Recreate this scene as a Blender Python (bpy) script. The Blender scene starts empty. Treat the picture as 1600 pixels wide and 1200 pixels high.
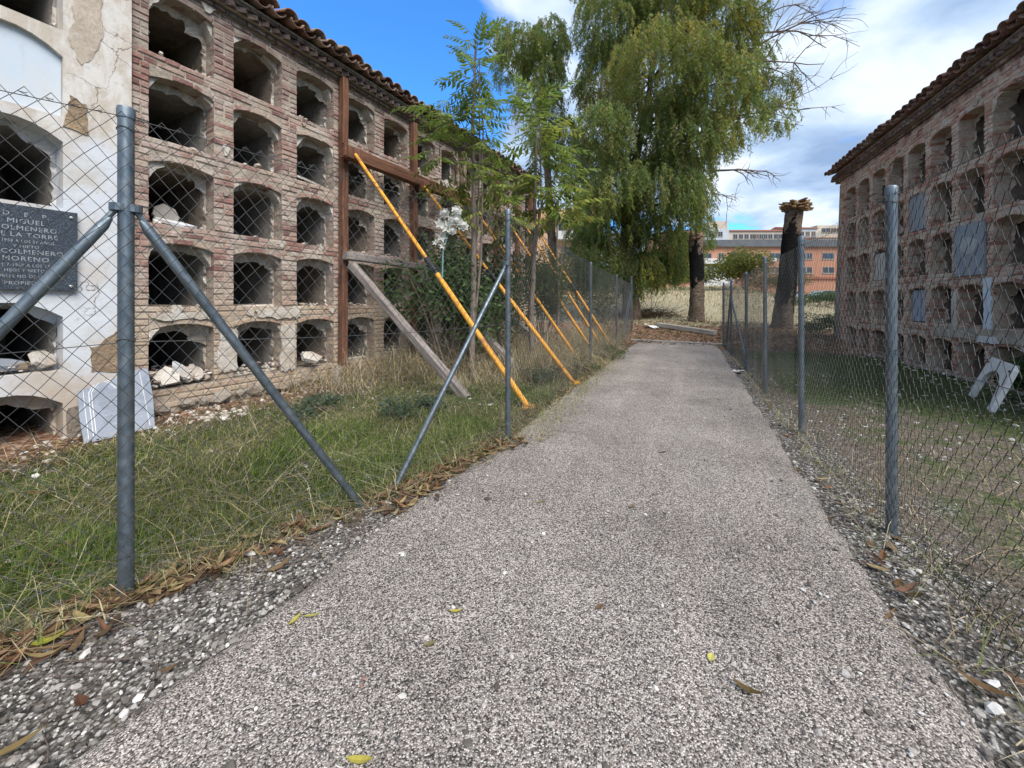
import bpy, math, random
import numpy as np
from mathutils import Vector, Matrix
random.seed(7); rng = np.random.default_rng(7)
SC = bpy.context.scene
COL = SC.collection
# ------------------------------------------------------------------ camera, sky, sun, exposure
cam = bpy.data.cameras.new('camera'); camo = bpy.data.objects.new('camera', cam); COL.objects.link(camo)
camo.location = (0, 0, 1.2); camo.rotation_euler = (math.radians(90), 0, 0)
cam.sensor_width = 36; cam.lens = 36*600/1600; cam.shift_y = -126/1600
cam.clip_start = 0.05; cam.clip_end = 2000
SC.camera = camo
SC.view_settings.view_transform = 'Standard'; SC.view_settings.look = 'None'
SC.view_settings.exposure = 1.07; SC.view_settings.gamma = 1; SC.view_settings.use_curve_mapping = False
SUN_EL, SUN_AZ = math.radians(50), math.radians(146)        # azimuth from +Y towards +X
sun = bpy.data.lights.new('sun', 'SUN'); suno = bpy.data.objects.new('sun', sun); COL.objects.link(suno)
sun.energy = 2.5; sun.angle = math.radians(38); sun.color = (1, .95, .88)
sv = Vector((math.sin(SUN_AZ)*math.cos(SUN_EL), math.cos(SUN_AZ)*math.cos(SUN_EL), math.sin(SUN_EL)))
suno.rotation_euler = sv.to_track_quat('Z', 'Y').to_euler(); suno.location = (8, -8, 12)

def nd(nt, t, ins=None, **kw):
    n = nt.nodes.new('ShaderNode'+t)
    for k, v in kw.items(): setattr(n, k, v)
    for k, v in (ins or {}).items():
        s = n.inputs[k]
        if isinstance(v, bpy.types.NodeSocket): nt.links.new(v, s)
        else: s.default_value = v
    return n
def c4(c): return (c[0], c[1], c[2], 1)
def mix(nt, f, a, b, blend='MIX'):
    n = nt.nodes.new('ShaderNodeMix'); n.data_type = 'RGBA'; n.blend_type = blend
    for i, v in ((0, f), (6, a), (7, b)):
        if isinstance(v, bpy.types.NodeSocket): nt.links.new(v, n.inputs[i])
        elif i == 0: n.inputs[0].default_value = v
        else: n.inputs[i].default_value = c4(v)
    return n.outputs[2]
def ramp(nt, fac, stops, interp='LINEAR'):
    n = nd(nt, 'ValToRGB', {'Fac': fac}); e = n.color_ramp; e.interpolation = interp
    while len(e.elements) < len(stops): e.elements.new(.5)
    for el, (p, c) in zip(e.elements, stops):
        el.position = p; el.color = c4(c) if hasattr(c, '__len__') else (c, c, c, 1)
    return n.outputs['Color']
def noise(nt, vec, scale, detail=4, rough=.55, dist=0):
    return nd(nt, 'TexNoise', {'Vector': vec, 'Scale': scale, 'Detail': detail, 'Roughness': rough, 'Distortion': dist}).outputs['Fac']
def math_(nt, op, a, b=0.0, c=0.0, clamp=False):
    n = nt.nodes.new('ShaderNodeMath'); n.operation = op; n.use_clamp = clamp
    for i, v in enumerate((a, b, c)):
        if isinstance(v, bpy.types.NodeSocket): nt.links.new(v, n.inputs[i])
        else: n.inputs[i].default_value = v
    return n.outputs[0]
def mapr(nt, v, a, b, c=0.0, d=1.0, smooth=True):
    n = nd(nt, 'MapRange', {'Value': v, 'From Min': a, 'From Max': b, 'To Min': c, 'To Max': d})
    if smooth: n.interpolation_type = 'SMOOTHSTEP'
    return n.outputs['Result']

world = bpy.data.worlds.new('World'); SC.world = world; world.use_nodes = True
wt = world.node_tree; wt.nodes.clear()
sky = nd(wt, 'TexSky', sky_type='NISHITA', sun_disc=False, sun_elevation=SUN_EL, sun_rotation=SUN_AZ, altitude=600, air_density=1.0, dust_density=0.4, ozone_density=3.0)
dirv = nd(wt, 'TexCoord').outputs['Generated']
sx = nd(wt, 'SeparateXYZ', {'Vector': dirv})
zz = math_(wt, 'ADD', math_(wt, 'MAXIMUM', sx.outputs['Z'], 0.0), .22)
cv = nd(wt, 'CombineXYZ', {'X': math_(wt, 'DIVIDE', sx.outputs['X'], zz), 'Y': math_(wt, 'DIVIDE', sx.outputs['Y'], zz), 'Z': 3.7}).outputs[0]
n1 = noise(wt, cv, 1.55, 8, .55, .35)
n2 = noise(wt, nd(wt, 'VectorMath', {0: cv, 1: (4.1, 2.2, 1.0)}, operation='ADD').outputs[0], 2.6, 6, .5, .3)
bd = Vector((-.43, 1, .60)).normalized()
bdot = nd(wt, 'VectorMath', {0: dirv, 1: bd}, operation='DOT_PRODUCT').outputs['Value']
blue = mapr(wt, bdot, .905, .985)
cover = math_(wt, 'SUBTRACT', math_(wt, 'ADD', n1, .175), math_(wt, 'MULTIPLY', blue, .40))
cmask = mapr(wt, cover, .47, .61)
ccol = ramp(wt, math_(wt, 'ADD', math_(wt, 'MULTIPLY', n2, .75), math_(wt, 'MULTIPLY', n1, .25)), [(.38, (1.9, 2.75, 4.3)), (.5, (3.4, 4.4, 5.9)), (.62, (5.5, 6.1, 6.9))])
skyb = mix(wt, 1.0, sky.outputs['Color'], (.62, 1.45, 2.15), 'MULTIPLY')
skyc = mix(wt, cmask, skyb, ccol)
bg = nd(wt, 'Background', {'Color': skyc, 'Strength': .085})
wo = nd(wt, 'OutputWorld'); wt.links.new(bg.outputs[0], wo.inputs[0])

# ------------------------------------------------------------------ mesh helpers
def tag(o, label=None, cat=None, group=None, kind=None):
    if label: o['label'] = label
    if cat: o['category'] = cat
    if group: o['group'] = group
    if kind: o['kind'] = kind
    return o
def link(o, parent=None, loc=None, rot=None):
    COL.objects.link(o)
    if parent is not None: o.parent = parent
    if loc is not None: o.location = loc
    if rot is not None: o.rotation_euler = rot
    return o
def empty(name, loc=(0, 0, 0), rz=0):
    o = bpy.data.objects.new(name, None); o.empty_display_size = .1
    return link(o, None, loc, (0, 0, rz))
def mesh_np(name, V, F, mat, col=None, smooth=False):
    V = np.asarray(V, dtype=np.float32); F = np.asarray(F, dtype=np.int32)
    me = bpy.data.meshes.new(name); m, k = F.shape
    me.vertices.add(len(V)); me.vertices.foreach_set('co', V.ravel())
    me.loops.add(m*k); me.loops.foreach_set('vertex_index', F.ravel())
    me.polygons.add(m); me.polygons.foreach_set('loop_start', np.arange(0, m*k, k, dtype=np.int32))
    me.polygons.foreach_set('loop_total', np.full(m, k, dtype=np.int32))
    me.polygons.foreach_set('use_smooth', np.full(m, bool(smooth)))
    me.update(calc_edges=True)
    if col is not None:
        a = me.color_attributes.new('col', 'FLOAT_COLOR', 'POINT')
        c = np.ones((len(V), 4), dtype=np.float32); c[:, :col.shape[1]] = col
        a.data.foreach_set('color', c.ravel())
    if mat: me.materials.append(mat)
    return me
def ob(name, me, parent=None, loc=None, rot=None):
    return link(bpy.data.objects.new(name, me), parent, loc, rot)
class MB:
    def __init__(s): s.v = []; s.f = []; s.m = []; s.cm = 0
    def add(s, vs, fs):
        o = len(s.v); s.v += [tuple(v) for v in vs]
        for f in fs: s.f.append([i+o for i in f]); s.m.append(s.cm)
    def quad(s, a, b, c, d): s.add([a, b, c, d], [(0, 1, 2, 3)])
    def box(s, x0, x1, y0, y1, z0, z1, j=0):
        vs = [(x, y, z) for z in (z0, z1) for y in (y0, y1) for x in (x0, x1)]
        if j: vs = [tuple(c+random.uniform(-j, j) for c in v) for v in vs]
        s.add(vs, [(0, 2, 3, 1), (4, 5, 7, 6), (0, 1, 5, 4), (2, 6, 7, 3), (0, 4, 6, 2), (1, 3, 7, 5)])
    def hexa(s, p): # 8 points, order as box
        s.add(p, [(0, 2, 3, 1), (4, 5, 7, 6), (0, 1, 5, 4), (2, 6, 7, 3), (0, 4, 6, 2), (1, 3, 7, 5)])
    def tube(s, pts, rad, n=8, cap=True):
        pts = [Vector(p) for p in pts]
        if not hasattr(rad, '__len__'): rad = [rad]*len(pts)
        rings = []; up = None; o = len(s.v)
        for i, p in enumerate(pts):
            d = (pts[min(i+1, len(pts)-1)]-pts[max(i-1, 0)]).normalized()
            if up is None:
                up = Vector((0, 0, 1)) if abs(d.z) < .9 else Vector((1, 0, 0))
            a = d.cross(up).normalized(); b = a.cross(d).normalized(); up = b
            for k in range(n):
                t = 2*math.pi*k/n
                s.v.append(tuple(p+a*math.cos(t)*rad[i]+b*math.sin(t)*rad[i]))
        for i in range(len(pts)-1):
            for k in range(n):
                q = o+i*n; s.f.append([q+k, q+(k+1) % n, q+n+(k+1) % n, q+n+k]); s.m.append(s.cm)
        if cap:
            s.f.append([o+k for k in range(n)][::-1]); s.m.append(s.cm)
            q = o+(len(pts)-1)*n; s.f.append([q+k for k in range(n)]); s.m.append(s.cm)
    def prism(s, poly, y0, y1, j=0): # polygon in xz, extruded along y
        n = len(poly)
        vs = [(x, y0+random.uniform(-j, j), z) for x, z in poly]+[(x, y1, z) for x, z in poly]
        s.add(vs, [tuple(range(n)), tuple(range(2*n-1, n-1, -1))]+[(i, i+n, (i+1) % n+n, (i+1) % n) for i in range(n)])
    def mesh(s, name, mats, smooth=False):
        me = bpy.data.meshes.new(name); me.from_pydata(s.v, [], s.f)
        for m in (mats if isinstance(mats, (list, tuple)) else [mats]): me.materials.append(m)
        if max(s.m, default=0) > 0: me.polygons.foreach_set('material_index', s.m)
        if smooth: me.polygons.foreach_set('use_smooth', [True]*len(s.f))
        me.update(); return me
    def build(s, name, mats, parent=None, loc=None, rot=None, smooth=False):
        return ob(name, s.mesh(name, mats, smooth), parent, loc, rot)
def smooth_by_angle(o, ang=40):
    me = o.data; me.polygons.foreach_set('use_smooth', [True]*len(me.polygons))
    try: me.set_sharp_from_angle(angle=math.radians(ang))
    except Exception: pass
def icos(sub=1):
    t = (1+5**.5)/2
    v = [(-1, t, 0), (1, t, 0), (-1, -t, 0), (1, -t, 0), (0, -1, t), (0, 1, t), (0, -1, -t), (0, 1, -t), (t, 0, -1), (t, 0, 1), (-t, 0, -1), (-t, 0, 1)]
    f = [(0, 11, 5), (0, 5, 1), (0, 1, 7), (0, 7, 10), (0, 10, 11), (1, 5, 9), (5, 11, 4), (11, 10, 2), (10, 7, 6), (7, 1, 8), (3, 9, 4), (3, 4, 2), (3, 2, 6), (3, 6, 8), (3, 8, 9), (4, 9, 5), (2, 4, 11), (6, 2, 10), (8, 6, 7), (9, 8, 1)]
    v = np.array(v, float); v /= np.linalg.norm(v[0])
    return v, np.array(f)
ICV, ICF = icos()
def stones_np(P, size, flat=.6, jit=.25):
    """n irregular stones at P (n,3), sizes (n,) -> V,F"""
    n = len(P); k = len(ICV)
    V = np.repeat(ICV[None], n, 0)*(1+rng.uniform(-jit, jit, (n, k, 1)))
    sc = np.stack([rng.uniform(.7, 1.3, n), rng.uniform(.6, 1.1, n), rng.uniform(flat*.6, flat*1.2, n)], 1)
    V = V*sc[:, None]*np.asarray(size)[:, None, None]
    a = rng.uniform(0, 6.283, n); c, s = np.cos(a)[:, None], np.sin(a)[:, None]
    x, y = V[..., 0]*c-V[..., 1]*s, V[..., 0]*s+V[..., 1]*c
    tx = rng.uniform(-.3, .3, n)[:, None]
    V = np.stack([x, y, V[..., 2]+x*tx], -1)+P[:, None]
    F = (ICF[None]+(np.arange(n)*k)[:, None, None]).reshape(-1, 3)
    return V.reshape(-1, 3), F

# ------------------------------------------------------------------ materials
MAT = {}
def newmat(name, rough=.85, metal=0, spec=.3):
    m = bpy.data.materials.new(name); m.use_nodes = True; nt = m.node_tree
    b = nt.nodes['Principled BSDF']; b.inputs['Roughness'].default_value = rough; b.inputs['Metallic'].default_value = metal
    b.inputs['Specular IOR Level'].default_value = spec
    MAT[name] = m; return m, nt, b
def setc(nt, b, c):
    if isinstance(c, bpy.types.NodeSocket): nt.links.new(c, b.inputs['Base Color'])
    else: b.inputs['Base Color'].default_value = c4(c)
def bump(nt, b, h, strength=.5, dist=.01):
    n = nd(nt, 'Bump', {'Height': h, 'Strength': strength, 'Distance': dist}); nt.links.new(n.outputs[0], b.inputs['Normal']); return n
def P(nt): return nd(nt, 'NewGeometry').outputs['Position']
def OBJ(nt): return nd(nt, 'TexCoord').outputs['Object']
def RND(nt):
    a = nd(nt, 'ObjectInfo').outputs['Random']; g = nd(nt, 'NewGeometry').outputs['Random Per Island']
    return math_(nt, 'FRACT', math_(nt, 'ADD', a, g))
def Z(nt, p): return nd(nt, 'SeparateXYZ', {'Vector': p}).outputs['Z']

def brickmat(name, stops, lime, limecol, lower):
    m, nt, b = newmat(name, .92, 0, .2); p = P(nt)
    c = ramp(nt, RND(nt), stops)
    c = mix(nt, mapr(nt, noise(nt, p, 22, 5, .6), .4, .75, 0, .35), c, (.10, .05, .045))
    lm = math_(nt, 'MULTIPLY', mapr(nt, noise(nt, p, 2.6, 7, .68), lime, lime+.16), mapr(nt, noise(nt, p, 34, 4, .6), .30, .62, .25, 1))
    c = mix(nt, math_(nt, 'MULTIPLY', lm, .85), c, limecol)
    if lower:
        z = mapr(nt, math_(nt, 'ADD', Z(nt, p), math_(nt, 'MULTIPLY', noise(nt, p, 1.2, 4), .9)), 2.1, 1.4)
        c = mix(nt, math_(nt, 'MULTIPLY', z, mapr(nt, noise(nt, p, 9, 5, .65), .35, .6, .25, .85)), c, (.44, .35, .25))
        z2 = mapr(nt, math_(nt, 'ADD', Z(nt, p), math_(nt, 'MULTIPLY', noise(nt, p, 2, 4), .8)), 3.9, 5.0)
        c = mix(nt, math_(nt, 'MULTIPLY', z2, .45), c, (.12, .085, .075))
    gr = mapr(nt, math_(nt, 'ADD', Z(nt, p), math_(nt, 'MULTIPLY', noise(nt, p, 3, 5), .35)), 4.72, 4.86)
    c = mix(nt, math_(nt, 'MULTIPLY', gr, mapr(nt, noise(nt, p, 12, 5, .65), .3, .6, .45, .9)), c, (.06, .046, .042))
    setc(nt, b, c); bump(nt, b, math_(nt, 'ADD', noise(nt, p, 55, 6, .7), math_(nt, 'MULTIPLY', noise(nt, p, 14, 3), 1.2)), .8, .012)
    return m
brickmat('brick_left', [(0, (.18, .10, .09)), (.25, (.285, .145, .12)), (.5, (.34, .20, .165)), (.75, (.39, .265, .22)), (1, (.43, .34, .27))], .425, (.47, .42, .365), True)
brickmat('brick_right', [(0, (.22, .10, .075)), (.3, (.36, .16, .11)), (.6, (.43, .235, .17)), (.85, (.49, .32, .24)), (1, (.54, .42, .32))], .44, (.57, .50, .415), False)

def plaster(name, a, b_, c_, scale=2.2, bs=.5, rough=.9):
    m, nt, b = newmat(name, rough, 0, .2); p = P(nt)
    c = mix(nt, mapr(nt, noise(nt, p, scale, 7, .62), .42, .6), a, b_)
    c = mix(nt, mapr(nt, noise(nt, p, scale*3.7, 6, .7), .52, .7, 0, .8), c, c_)
    c = mix(nt, mapr(nt, noise(nt, p, 48, 4, .6), .35, .75, 0, .35), c, (.16, .13, .11))
    setc(nt, b, c); bump(nt, b, math_(nt, 'ADD', noise(nt, p, 30, 7, .7), math_(nt, 'MULTIPLY', noise(nt, p, 7, 4), 2)), bs, .015); return m
plaster('mortar', (.40, .34, .275), (.30, .25, .20), (.50, .455, .40), 3, .9)
plaster('mortar_right', (.52, .45, .375), (.40, .335, .27), (.61, .55, .475), 3, .9)
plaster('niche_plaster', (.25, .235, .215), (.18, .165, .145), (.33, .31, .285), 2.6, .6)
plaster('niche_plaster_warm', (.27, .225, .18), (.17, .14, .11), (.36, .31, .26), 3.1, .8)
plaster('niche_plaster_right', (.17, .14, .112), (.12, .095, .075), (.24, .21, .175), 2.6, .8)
m, nt, b = newmat('white_plaster', .9, 0, .2); p = P(nt)
lo = mix(nt, mapr(nt, noise(nt, p, 2.2, 7, .65), .42, .62), (.56, .585, .625), (.50, .47, .44))
hi = mix(nt, mapr(nt, noise(nt, nd(nt, 'Mapping', {'Vector': p, 'Scale': (2.6, 2.6, 1)}).outputs[0], 2.4, 8, .7, .4), .40, .60), (.47, .41, .345), (.60, .575, .545))
c = mix(nt, mapr(nt, math_(nt, 'ADD', Z(nt, p), math_(nt, 'MULTIPLY', noise(nt, p, 2.3, 6, .65), 1.6)), 3.35, 3.85), lo, hi)
c = mix(nt, mapr(nt, math_(nt, 'ADD', Z(nt, p), math_(nt, 'MULTIPLY', noise(nt, p, 3.1, 6, .65), 1.4)), 1.5, .75), c, (.43, .36, .29))
c = mix(nt, mapr(nt, noise(nt, p, 13, 7, .72), .58, .72, 0, .75), c, (.33, .26, .20))
vc = nd(nt, 'TexVoronoi', {'Vector': nd(nt, 'VectorMath', {0: p, 1: nd(nt, 'Mapping', {'Vector': nd(nt, 'TexNoise', {'Vector': p, 'Scale': 4.0, 'Detail': 5.0}).outputs['Color'], 'Scale': (.35, .35, .35)}).outputs[0]}, operation='ADD').outputs[0], 'Scale': 2.3}, feature='DISTANCE_TO_EDGE')
crk = math_(nt, 'MULTIPLY', mapr(nt, vc.outputs['Distance'], .012, .003), mapr(nt, noise(nt, p, 1.7, 3), .45, .6))
c = mix(nt, math_(nt, 'MULTIPLY', crk, .7), c, (.17, .13, .10))
setc(nt, b, c); bump(nt, b, math_(nt, 'SUBTRACT', math_(nt, 'ADD', math_(nt, 'MULTIPLY', noise(nt, p, 45, 6, .7), .5), math_(nt, 'MULTIPLY', noise(nt, p, 4, 6, .6), 2)), math_(nt, 'MULTIPLY', crk, 1.2)), .45, .012)
m, nt, b = newmat('blue_plaster', .85, 0, .2); p = P(nt)
c = mix(nt, mapr(nt, noise(nt, p, 2.2, 6, .6, .4), .4, .65), (.50, .565, .64), (.56, .575, .58))
c = mix(nt, mapr(nt, noise(nt, nd(nt, 'Mapping', {'Vector': p, 'Scale': (6, 6, 1.2)}).outputs[0], 1.5, 6, .65), .55, .72, 0, .45), c, (.42, .38, .34))
setc(nt, b, c); bump(nt, b, noise(nt, p, 9, 5, .6), .12, .01)
plaster('bare_render', (.47, .40, .325), (.41, .34, .27), (.52, .47, .41), 4, .35)
plaster('earth_stone', (.36, .26, .16), (.26, .185, .12), (.42, .34, .25), 5, 1.3)
plaster('patch_plaster', (.56, .52, .47), (.46, .40, .33), (.62, .60, .57), 5, .9)
plaster('rough_stone', (.33, .29, .24), (.24, .20, .165), (.44, .40, .35), 4, 1.5)

m, nt, b = newmat('roof_tile', .85, 0, .25); p = P(nt)
c = ramp(nt, RND(nt), [(0, (.11, .06, .048)), (.4, (.20, .10, .07)), (.7, (.26, .145, .105)), (1, (.30, .22, .17))])
c = mix(nt, mapr(nt, noise(nt, p, 8, 6, .7), .48, .62, 0, .8), c, (.11, .10, .085))
c = mix(nt, mapr(nt, noise(nt, p, 19, 5, .7), .56, .66, 0, .7), c, (.38, .36, .30))
setc(nt, b, c); bump(nt, b, noise(nt, p, 60, 5, .7), .5, .01)

def wood(name, dark, mid, light, sc=1.0):
    m, nt, b = newmat(name, .78, 0, .25); p = OBJ(nt)
    v = nd(nt, 'Mapping', {'Vector': p, 'Scale': (26*sc, 26*sc, 1.3*sc)}).outputs[0]
    g = noise(nt, v, 1.6, 6, .65, .6)
    c = ramp(nt, g, [(.3, dark), (.5, mid), (.72, light)])
    c = mix(nt, mapr(nt, noise(nt, p, 2.2, 5, .6), .5, .66, 0, .65), c, dark)
    setc(nt, b, c); bump(nt, b, g, .6, .008); return m
wood('red_timber', (.055, .028, .02), (.15, .066, .038), (.26, .145, .09))
wood('grey_timber', (.10, .085, .075), (.25, .215, .195), (.37, .33, .31))
wood('pale_timber', (.22, .19, .15), (.38, .34, .28), (.50, .46, .40))
wood('old_timber', (.06, .045, .035), (.20, .145, .105), (.34, .28, .22))

m, nt, b = newmat('yellow_paint', .6, 0, .35); p = P(nt)
c = mix(nt, mapr(nt, noise(nt, p, 9, 6, .7), .50, .66), (.72, .33, .035), (.36, .16, .05))
c = mix(nt, mapr(nt, noise(nt, p, 40, 4, .6), .60, .7, 0, .8), c, (.20, .11, .06)); setc(nt, b, c)
m, nt, b = newmat('black_collar', .6); setc(nt, b, (.018, .02, .022))
m, nt, b = newmat('galvanised', .42, .75, .5); p = P(nt)
c = mix(nt, mapr(nt, noise(nt, p, 14, 5, .6), .35, .7), (.135, .17, .20), (.20, .235, .265))
c = mix(nt, mapr(nt, noise(nt, p, 60, 4, .6), .6, .72, 0, .6), c, (.15, .15, .145)); setc(nt, b, c)
nt.links.new(mapr(nt, noise(nt, p, 30, 4), .3, .7, .32, .6), b.inputs['Roughness'])
m, nt, b = newmat('wire', .75, 0, .12); p = P(nt)
setc(nt, b, mix(nt, mapr(nt, noise(nt, p, 3, 4), .4, .6), (.055, .058, .062), (.10, .10, .10)))
m, nt, b = newmat('granite', .35, 0, .5); p = P(nt)
c = ramp(nt, noise(nt, p, 130, 3, .7), [(.38, (.012, .016, .022)), (.52, (.035, .045, .06)), (.66, (.13, .155, .19))], 'LINEAR'); setc(nt, b, c)
m, nt, b = newmat('plaque_letter', .45, .4, .4); setc(nt, b, (.36, .37, .39))
m, nt, b = newmat('chrome', .2, .9, .5); setc(nt, b, (.8, .8, .8))
def marble(name, a, v_):
    m, nt, b = newmat(name, .45, 0, .4); p = P(nt)
    c = mix(nt, mapr(nt, noise(nt, p, 5, 7, .65, 1.5), .45, .62), a, v_)
    c = mix(nt, mapr(nt, noise(nt, p, 16, 5, .7), .58, .7, 0, .5), c, (.30, .28, .25)); setc(nt, b, c); bump(nt, b, noise(nt, p, 40, 5), .15, .004)
marble('marble_blue', (.195, .22, .27), (.15, .175, .215)); marble('marble_white', (.62, .62, .61), (.50, .50, .50)); marble('slab_grey', (.235, .26, .295), (.19, .21, .24)); marble('slab_mark', (.36, .385, .39), (.30, .32, .33)); marble('blue_door', (.25, .31, .40), (.30, .34, .40)); marble('slab_white', (.46, .45, .44), (.36, .35, .34))

# path: bound gravel
m, nt, b = newmat('gravel_path', .9, 0, .25); p = P(nt)
big = noise(nt, p, .9, 5, .6); mid = noise(nt, p, 5, 5, .6)
vo = nd(nt, 'TexVoronoi', {'Vector': p, 'Scale': 215.0, 'Randomness': 1.0}, feature='F1')
rc = nd(nt, 'SeparateColor', {'Color': vo.outputs['Color']})
sc_ = math_(nt, 'ADD', rc.outputs[0], math_(nt, 'MULTIPLY', math_(nt, 'SUBTRACT', big, .5), .55))
c = ramp(nt, sc_, [(0, (.035, .034, .033)), (.2, (.09, .085, .082)), (.42, (.25, .232, .222)), (.74, (.46, .43, .41)), (1, (.76, .73, .70))])
sp = nd(nt, 'SeparateXYZ', {'Vector': p}); acr = math_(nt, 'SUBTRACT', sp.outputs['X'], math_(nt, 'MULTIPLY', sp.outputs['Y'], .4617))
trk = noise(nt, nd(nt, 'CombineXYZ', {'X': math_(nt, 'MULTIPLY', acr, 1.5), 'Y': math_(nt, 'MULTIPLY', sp.outputs['Y'], .16), 'Z': 2.0}).outputs[0], 1.4, 5, .6, .2)
stn = noise(nt, p, 1.6, 7, .66, .5)
vo2 = nd(nt, 'TexVoronoi', {'Vector': p, 'Scale': 60.0}, feature='F1'); r2 = nd(nt, 'SeparateColor', {'Color': vo2.outputs['Color']})
c = mix(nt, math_(nt, 'MULTIPLY', math_(nt, 'GREATER_THAN', r2.outputs[0], .93), math_(nt, 'LESS_THAN', vo2.outputs['Distance'], .33)), c, (.60, .56, .52))
c = mix(nt, math_(nt, 'MULTIPLY', math_(nt, 'GREATER_THAN', rc.outputs[1], .88), .4), c, (.40, .31, .265))
c = mix(nt, mapr(nt, vo.outputs['Distance'], .45, .85, 0, .6), c, (.03, .029, .028))
c = mix(nt, mapr(nt, mid, .45, .75, 0, .16), c, (.10, .09, .09))
c = mix(nt, mapr(nt, trk, .46, .64, 0, .45), c, mix(nt, 1.0, c, (1.42, 1.38, 1.34), 'MULTIPLY'))
c = mix(nt, mapr(nt, stn, .50, .68, 0, .38), c, mix(nt, 1.0, c, (.45, .43, .42), 'MULTIPLY'))
c = mix(nt, 1.0, c, (.86, .82, .785), 'MULTIPLY')
setc(nt, b, c); bump(nt, b, math_(nt, 'SUBTRACT', 1.0, vo.outputs['Distance']), .7, .005)

# ground: zones painted per vertex (gravel, green, debris, straw)
m, nt, b = newmat('ground', .95, 0, .15); p = P(nt)
za = nd(nt, 'VertexColor', layer_name='col'); zc = nd(nt, 'SeparateColor', {'Color': za.outputs['Color']})
nf = noise(nt, p, 30, 7, .7); nm_ = noise(nt, p, 4.5, 6, .65)
soil = ramp(nt, nf, [(.3, (.05, .04, .03)), (.5, (.13, .105, .08)), (.7, (.25, .21, .165))])
vg = nd(nt, 'TexVoronoi', {'Vector': p, 'Scale': 75.0}, feature='F1'); vgc = nd(nt, 'SeparateColor', {'Color': vg.outputs['Color']})
grav = ramp(nt, vgc.outputs[0], [(0, (.03, .028, .026)), (.45, (.13, .12, .11)), (.75, (.24, .22, .20)), (1, (.48, .46, .43))])
grav = mix(nt, mapr(nt, vg.outputs['Distance'], .45, .8, 0, .8), grav, (.025, .022, .02))
green = ramp(nt, nf, [(.3, (.022, .032, .012)), (.5, (.06, .085, .026)), (.72, (.15, .16, .06))])
vd = nd(nt, 'TexVoronoi', {'Vector': p, 'Scale': 22.0}, feature='F1'); vdc = nd(nt, 'SeparateColor', {'Color': vd.outputs['Color']})
deb = ramp(nt, vdc.outputs[0], [(0, (.06, .035, .025)), (.4, (.20, .105, .065)), (.75, (.29, .18, .115)), (1, (.40, .31, .23))])
straw = ramp(nt, noise(nt, p, 11, 8, .72), [(.3, (.14, .115, .07)), (.5, (.34, .29, .19)), (.7, (.50, .45, .33))])
def zmask(s): return mapr(nt, math_(nt, 'ADD', s, math_(nt, 'MULTIPLY', math_(nt, 'SUBTRACT', nm_, .5), .9)), .35, .6)
c = mix(nt, zmask(zc.outputs[1]), soil, green); c = mix(nt, zmask(zc.outputs[2]), c, deb)
c = mix(nt, zmask(za.outputs['Alpha']), c, straw); c = mix(nt, zmask(zc.outputs[0]), c, grav)
setc(nt, b, c); bump(nt, b, math_(nt, 'ADD', nf, vg.outputs['Distance']), .9, .012)

def rndmat(name, stops, rough=.85, bs=.3):
    m, nt, b = newmat(name, rough, 0, .25); p = P(nt)
    c = ramp(nt, RND(nt), stops); c = mix(nt, mapr(nt, noise(nt, p, 45, 5, .65), .4, .75, 0, .4), c, (.12, .10, .09))
    setc(nt, b, c); bump(nt, b, noise(nt, p, 70, 5), bs, .005)
rndmat('pebble', [(0, (.05, .044, .038)), (.3, (.145, .13, .113)), (.62, (.29, .265, .24)), (.88, (.48, .455, .43)), (1, (.66, .65, .62))])
rndmat('rubble', [(0, (.25, .20, .16)), (.3, (.42, .35, .29)), (.6, (.52, .48, .43)), (.85, (.62, .60, .57)), (1, (.34, .17, .12))], .9, .6)
rndmat('white_rubble', [(0, (.50, .46, .41)), (.5, (.62, .60, .57)), (1, (.70, .69, .68))], .9, .5)

def leafmat(name, trans=.35, rough=.55):
    m = bpy.data.materials.new(name); m.use_nodes = True; nt = m.node_tree; MAT[name] = m
    b = nt.nodes['Principled BSDF']; b.inputs['Roughness'].default_value = rough; b.inputs['Specular IOR Level'].default_value = .25
    vc = nd(nt, 'VertexColor', layer_name='col').outputs['Color']
    vc = mix(nt, mapr(nt, noise(nt, P(nt), 25, 3), .35, .7, 0, .3), vc, (.05, .045, .015))
    nt.links.new(vc, b.inputs['Base Color'])
    t = nd(nt, 'BsdfTranslucent', {'Color': mix(nt, .3, vc, (.22, .31, .06))})
    mx = nd(nt, 'MixShader', {0: trans, 1: b.outputs[0], 2: t.outputs[0]})
    nt.links.new(mx.outputs[0], nt.nodes['Material Output'].inputs[0])
leafmat('leaf', .5); leafmat('dry', .2, .8); leafmat('petal', .3, .6)
def bark(name, stops, sc=(9, 9, 2)):
    m, nt, b = newmat(name, .92, 0, .15); p = P(nt)
    g = noise(nt, nd(nt, 'Mapping', {'Vector': p, 'Scale': sc}).outputs[0], 1.5, 7, .7, .5)
    setc(nt, b, ramp(nt, g, stops)); bump(nt, b, g, 1.0, .04)
bark('bark', [(.3, (.03, .022, .017)), (.5, (.085, .062, .047)), (.7, (.17, .135, .105))])
bark('sapling_bark', [(.3, (.13, .10, .085)), (.5, (.22, .175, .15)), (.7, (.33, .29, .26))], (20, 20, 5))
bark('twig', [(.3, (.10, .075, .06)), (.5, (.20, .15, .12)), (.7, (.30, .24, .19))], (20, 20, 5))
m, nt, b = newmat('palm_bark', .95, 0, .1); p = P(nt)
g = noise(nt, nd(nt, 'Mapping', {'Vector': p, 'Scale': (4, 4, 12)}).outputs[0], 1.6, 7, .7, .6)
c0 = ramp(nt, g, [(.3, (.05, .035, .025)), (.5, (.15, .11, .08)), (.7, (.29, .24, .19))])
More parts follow.
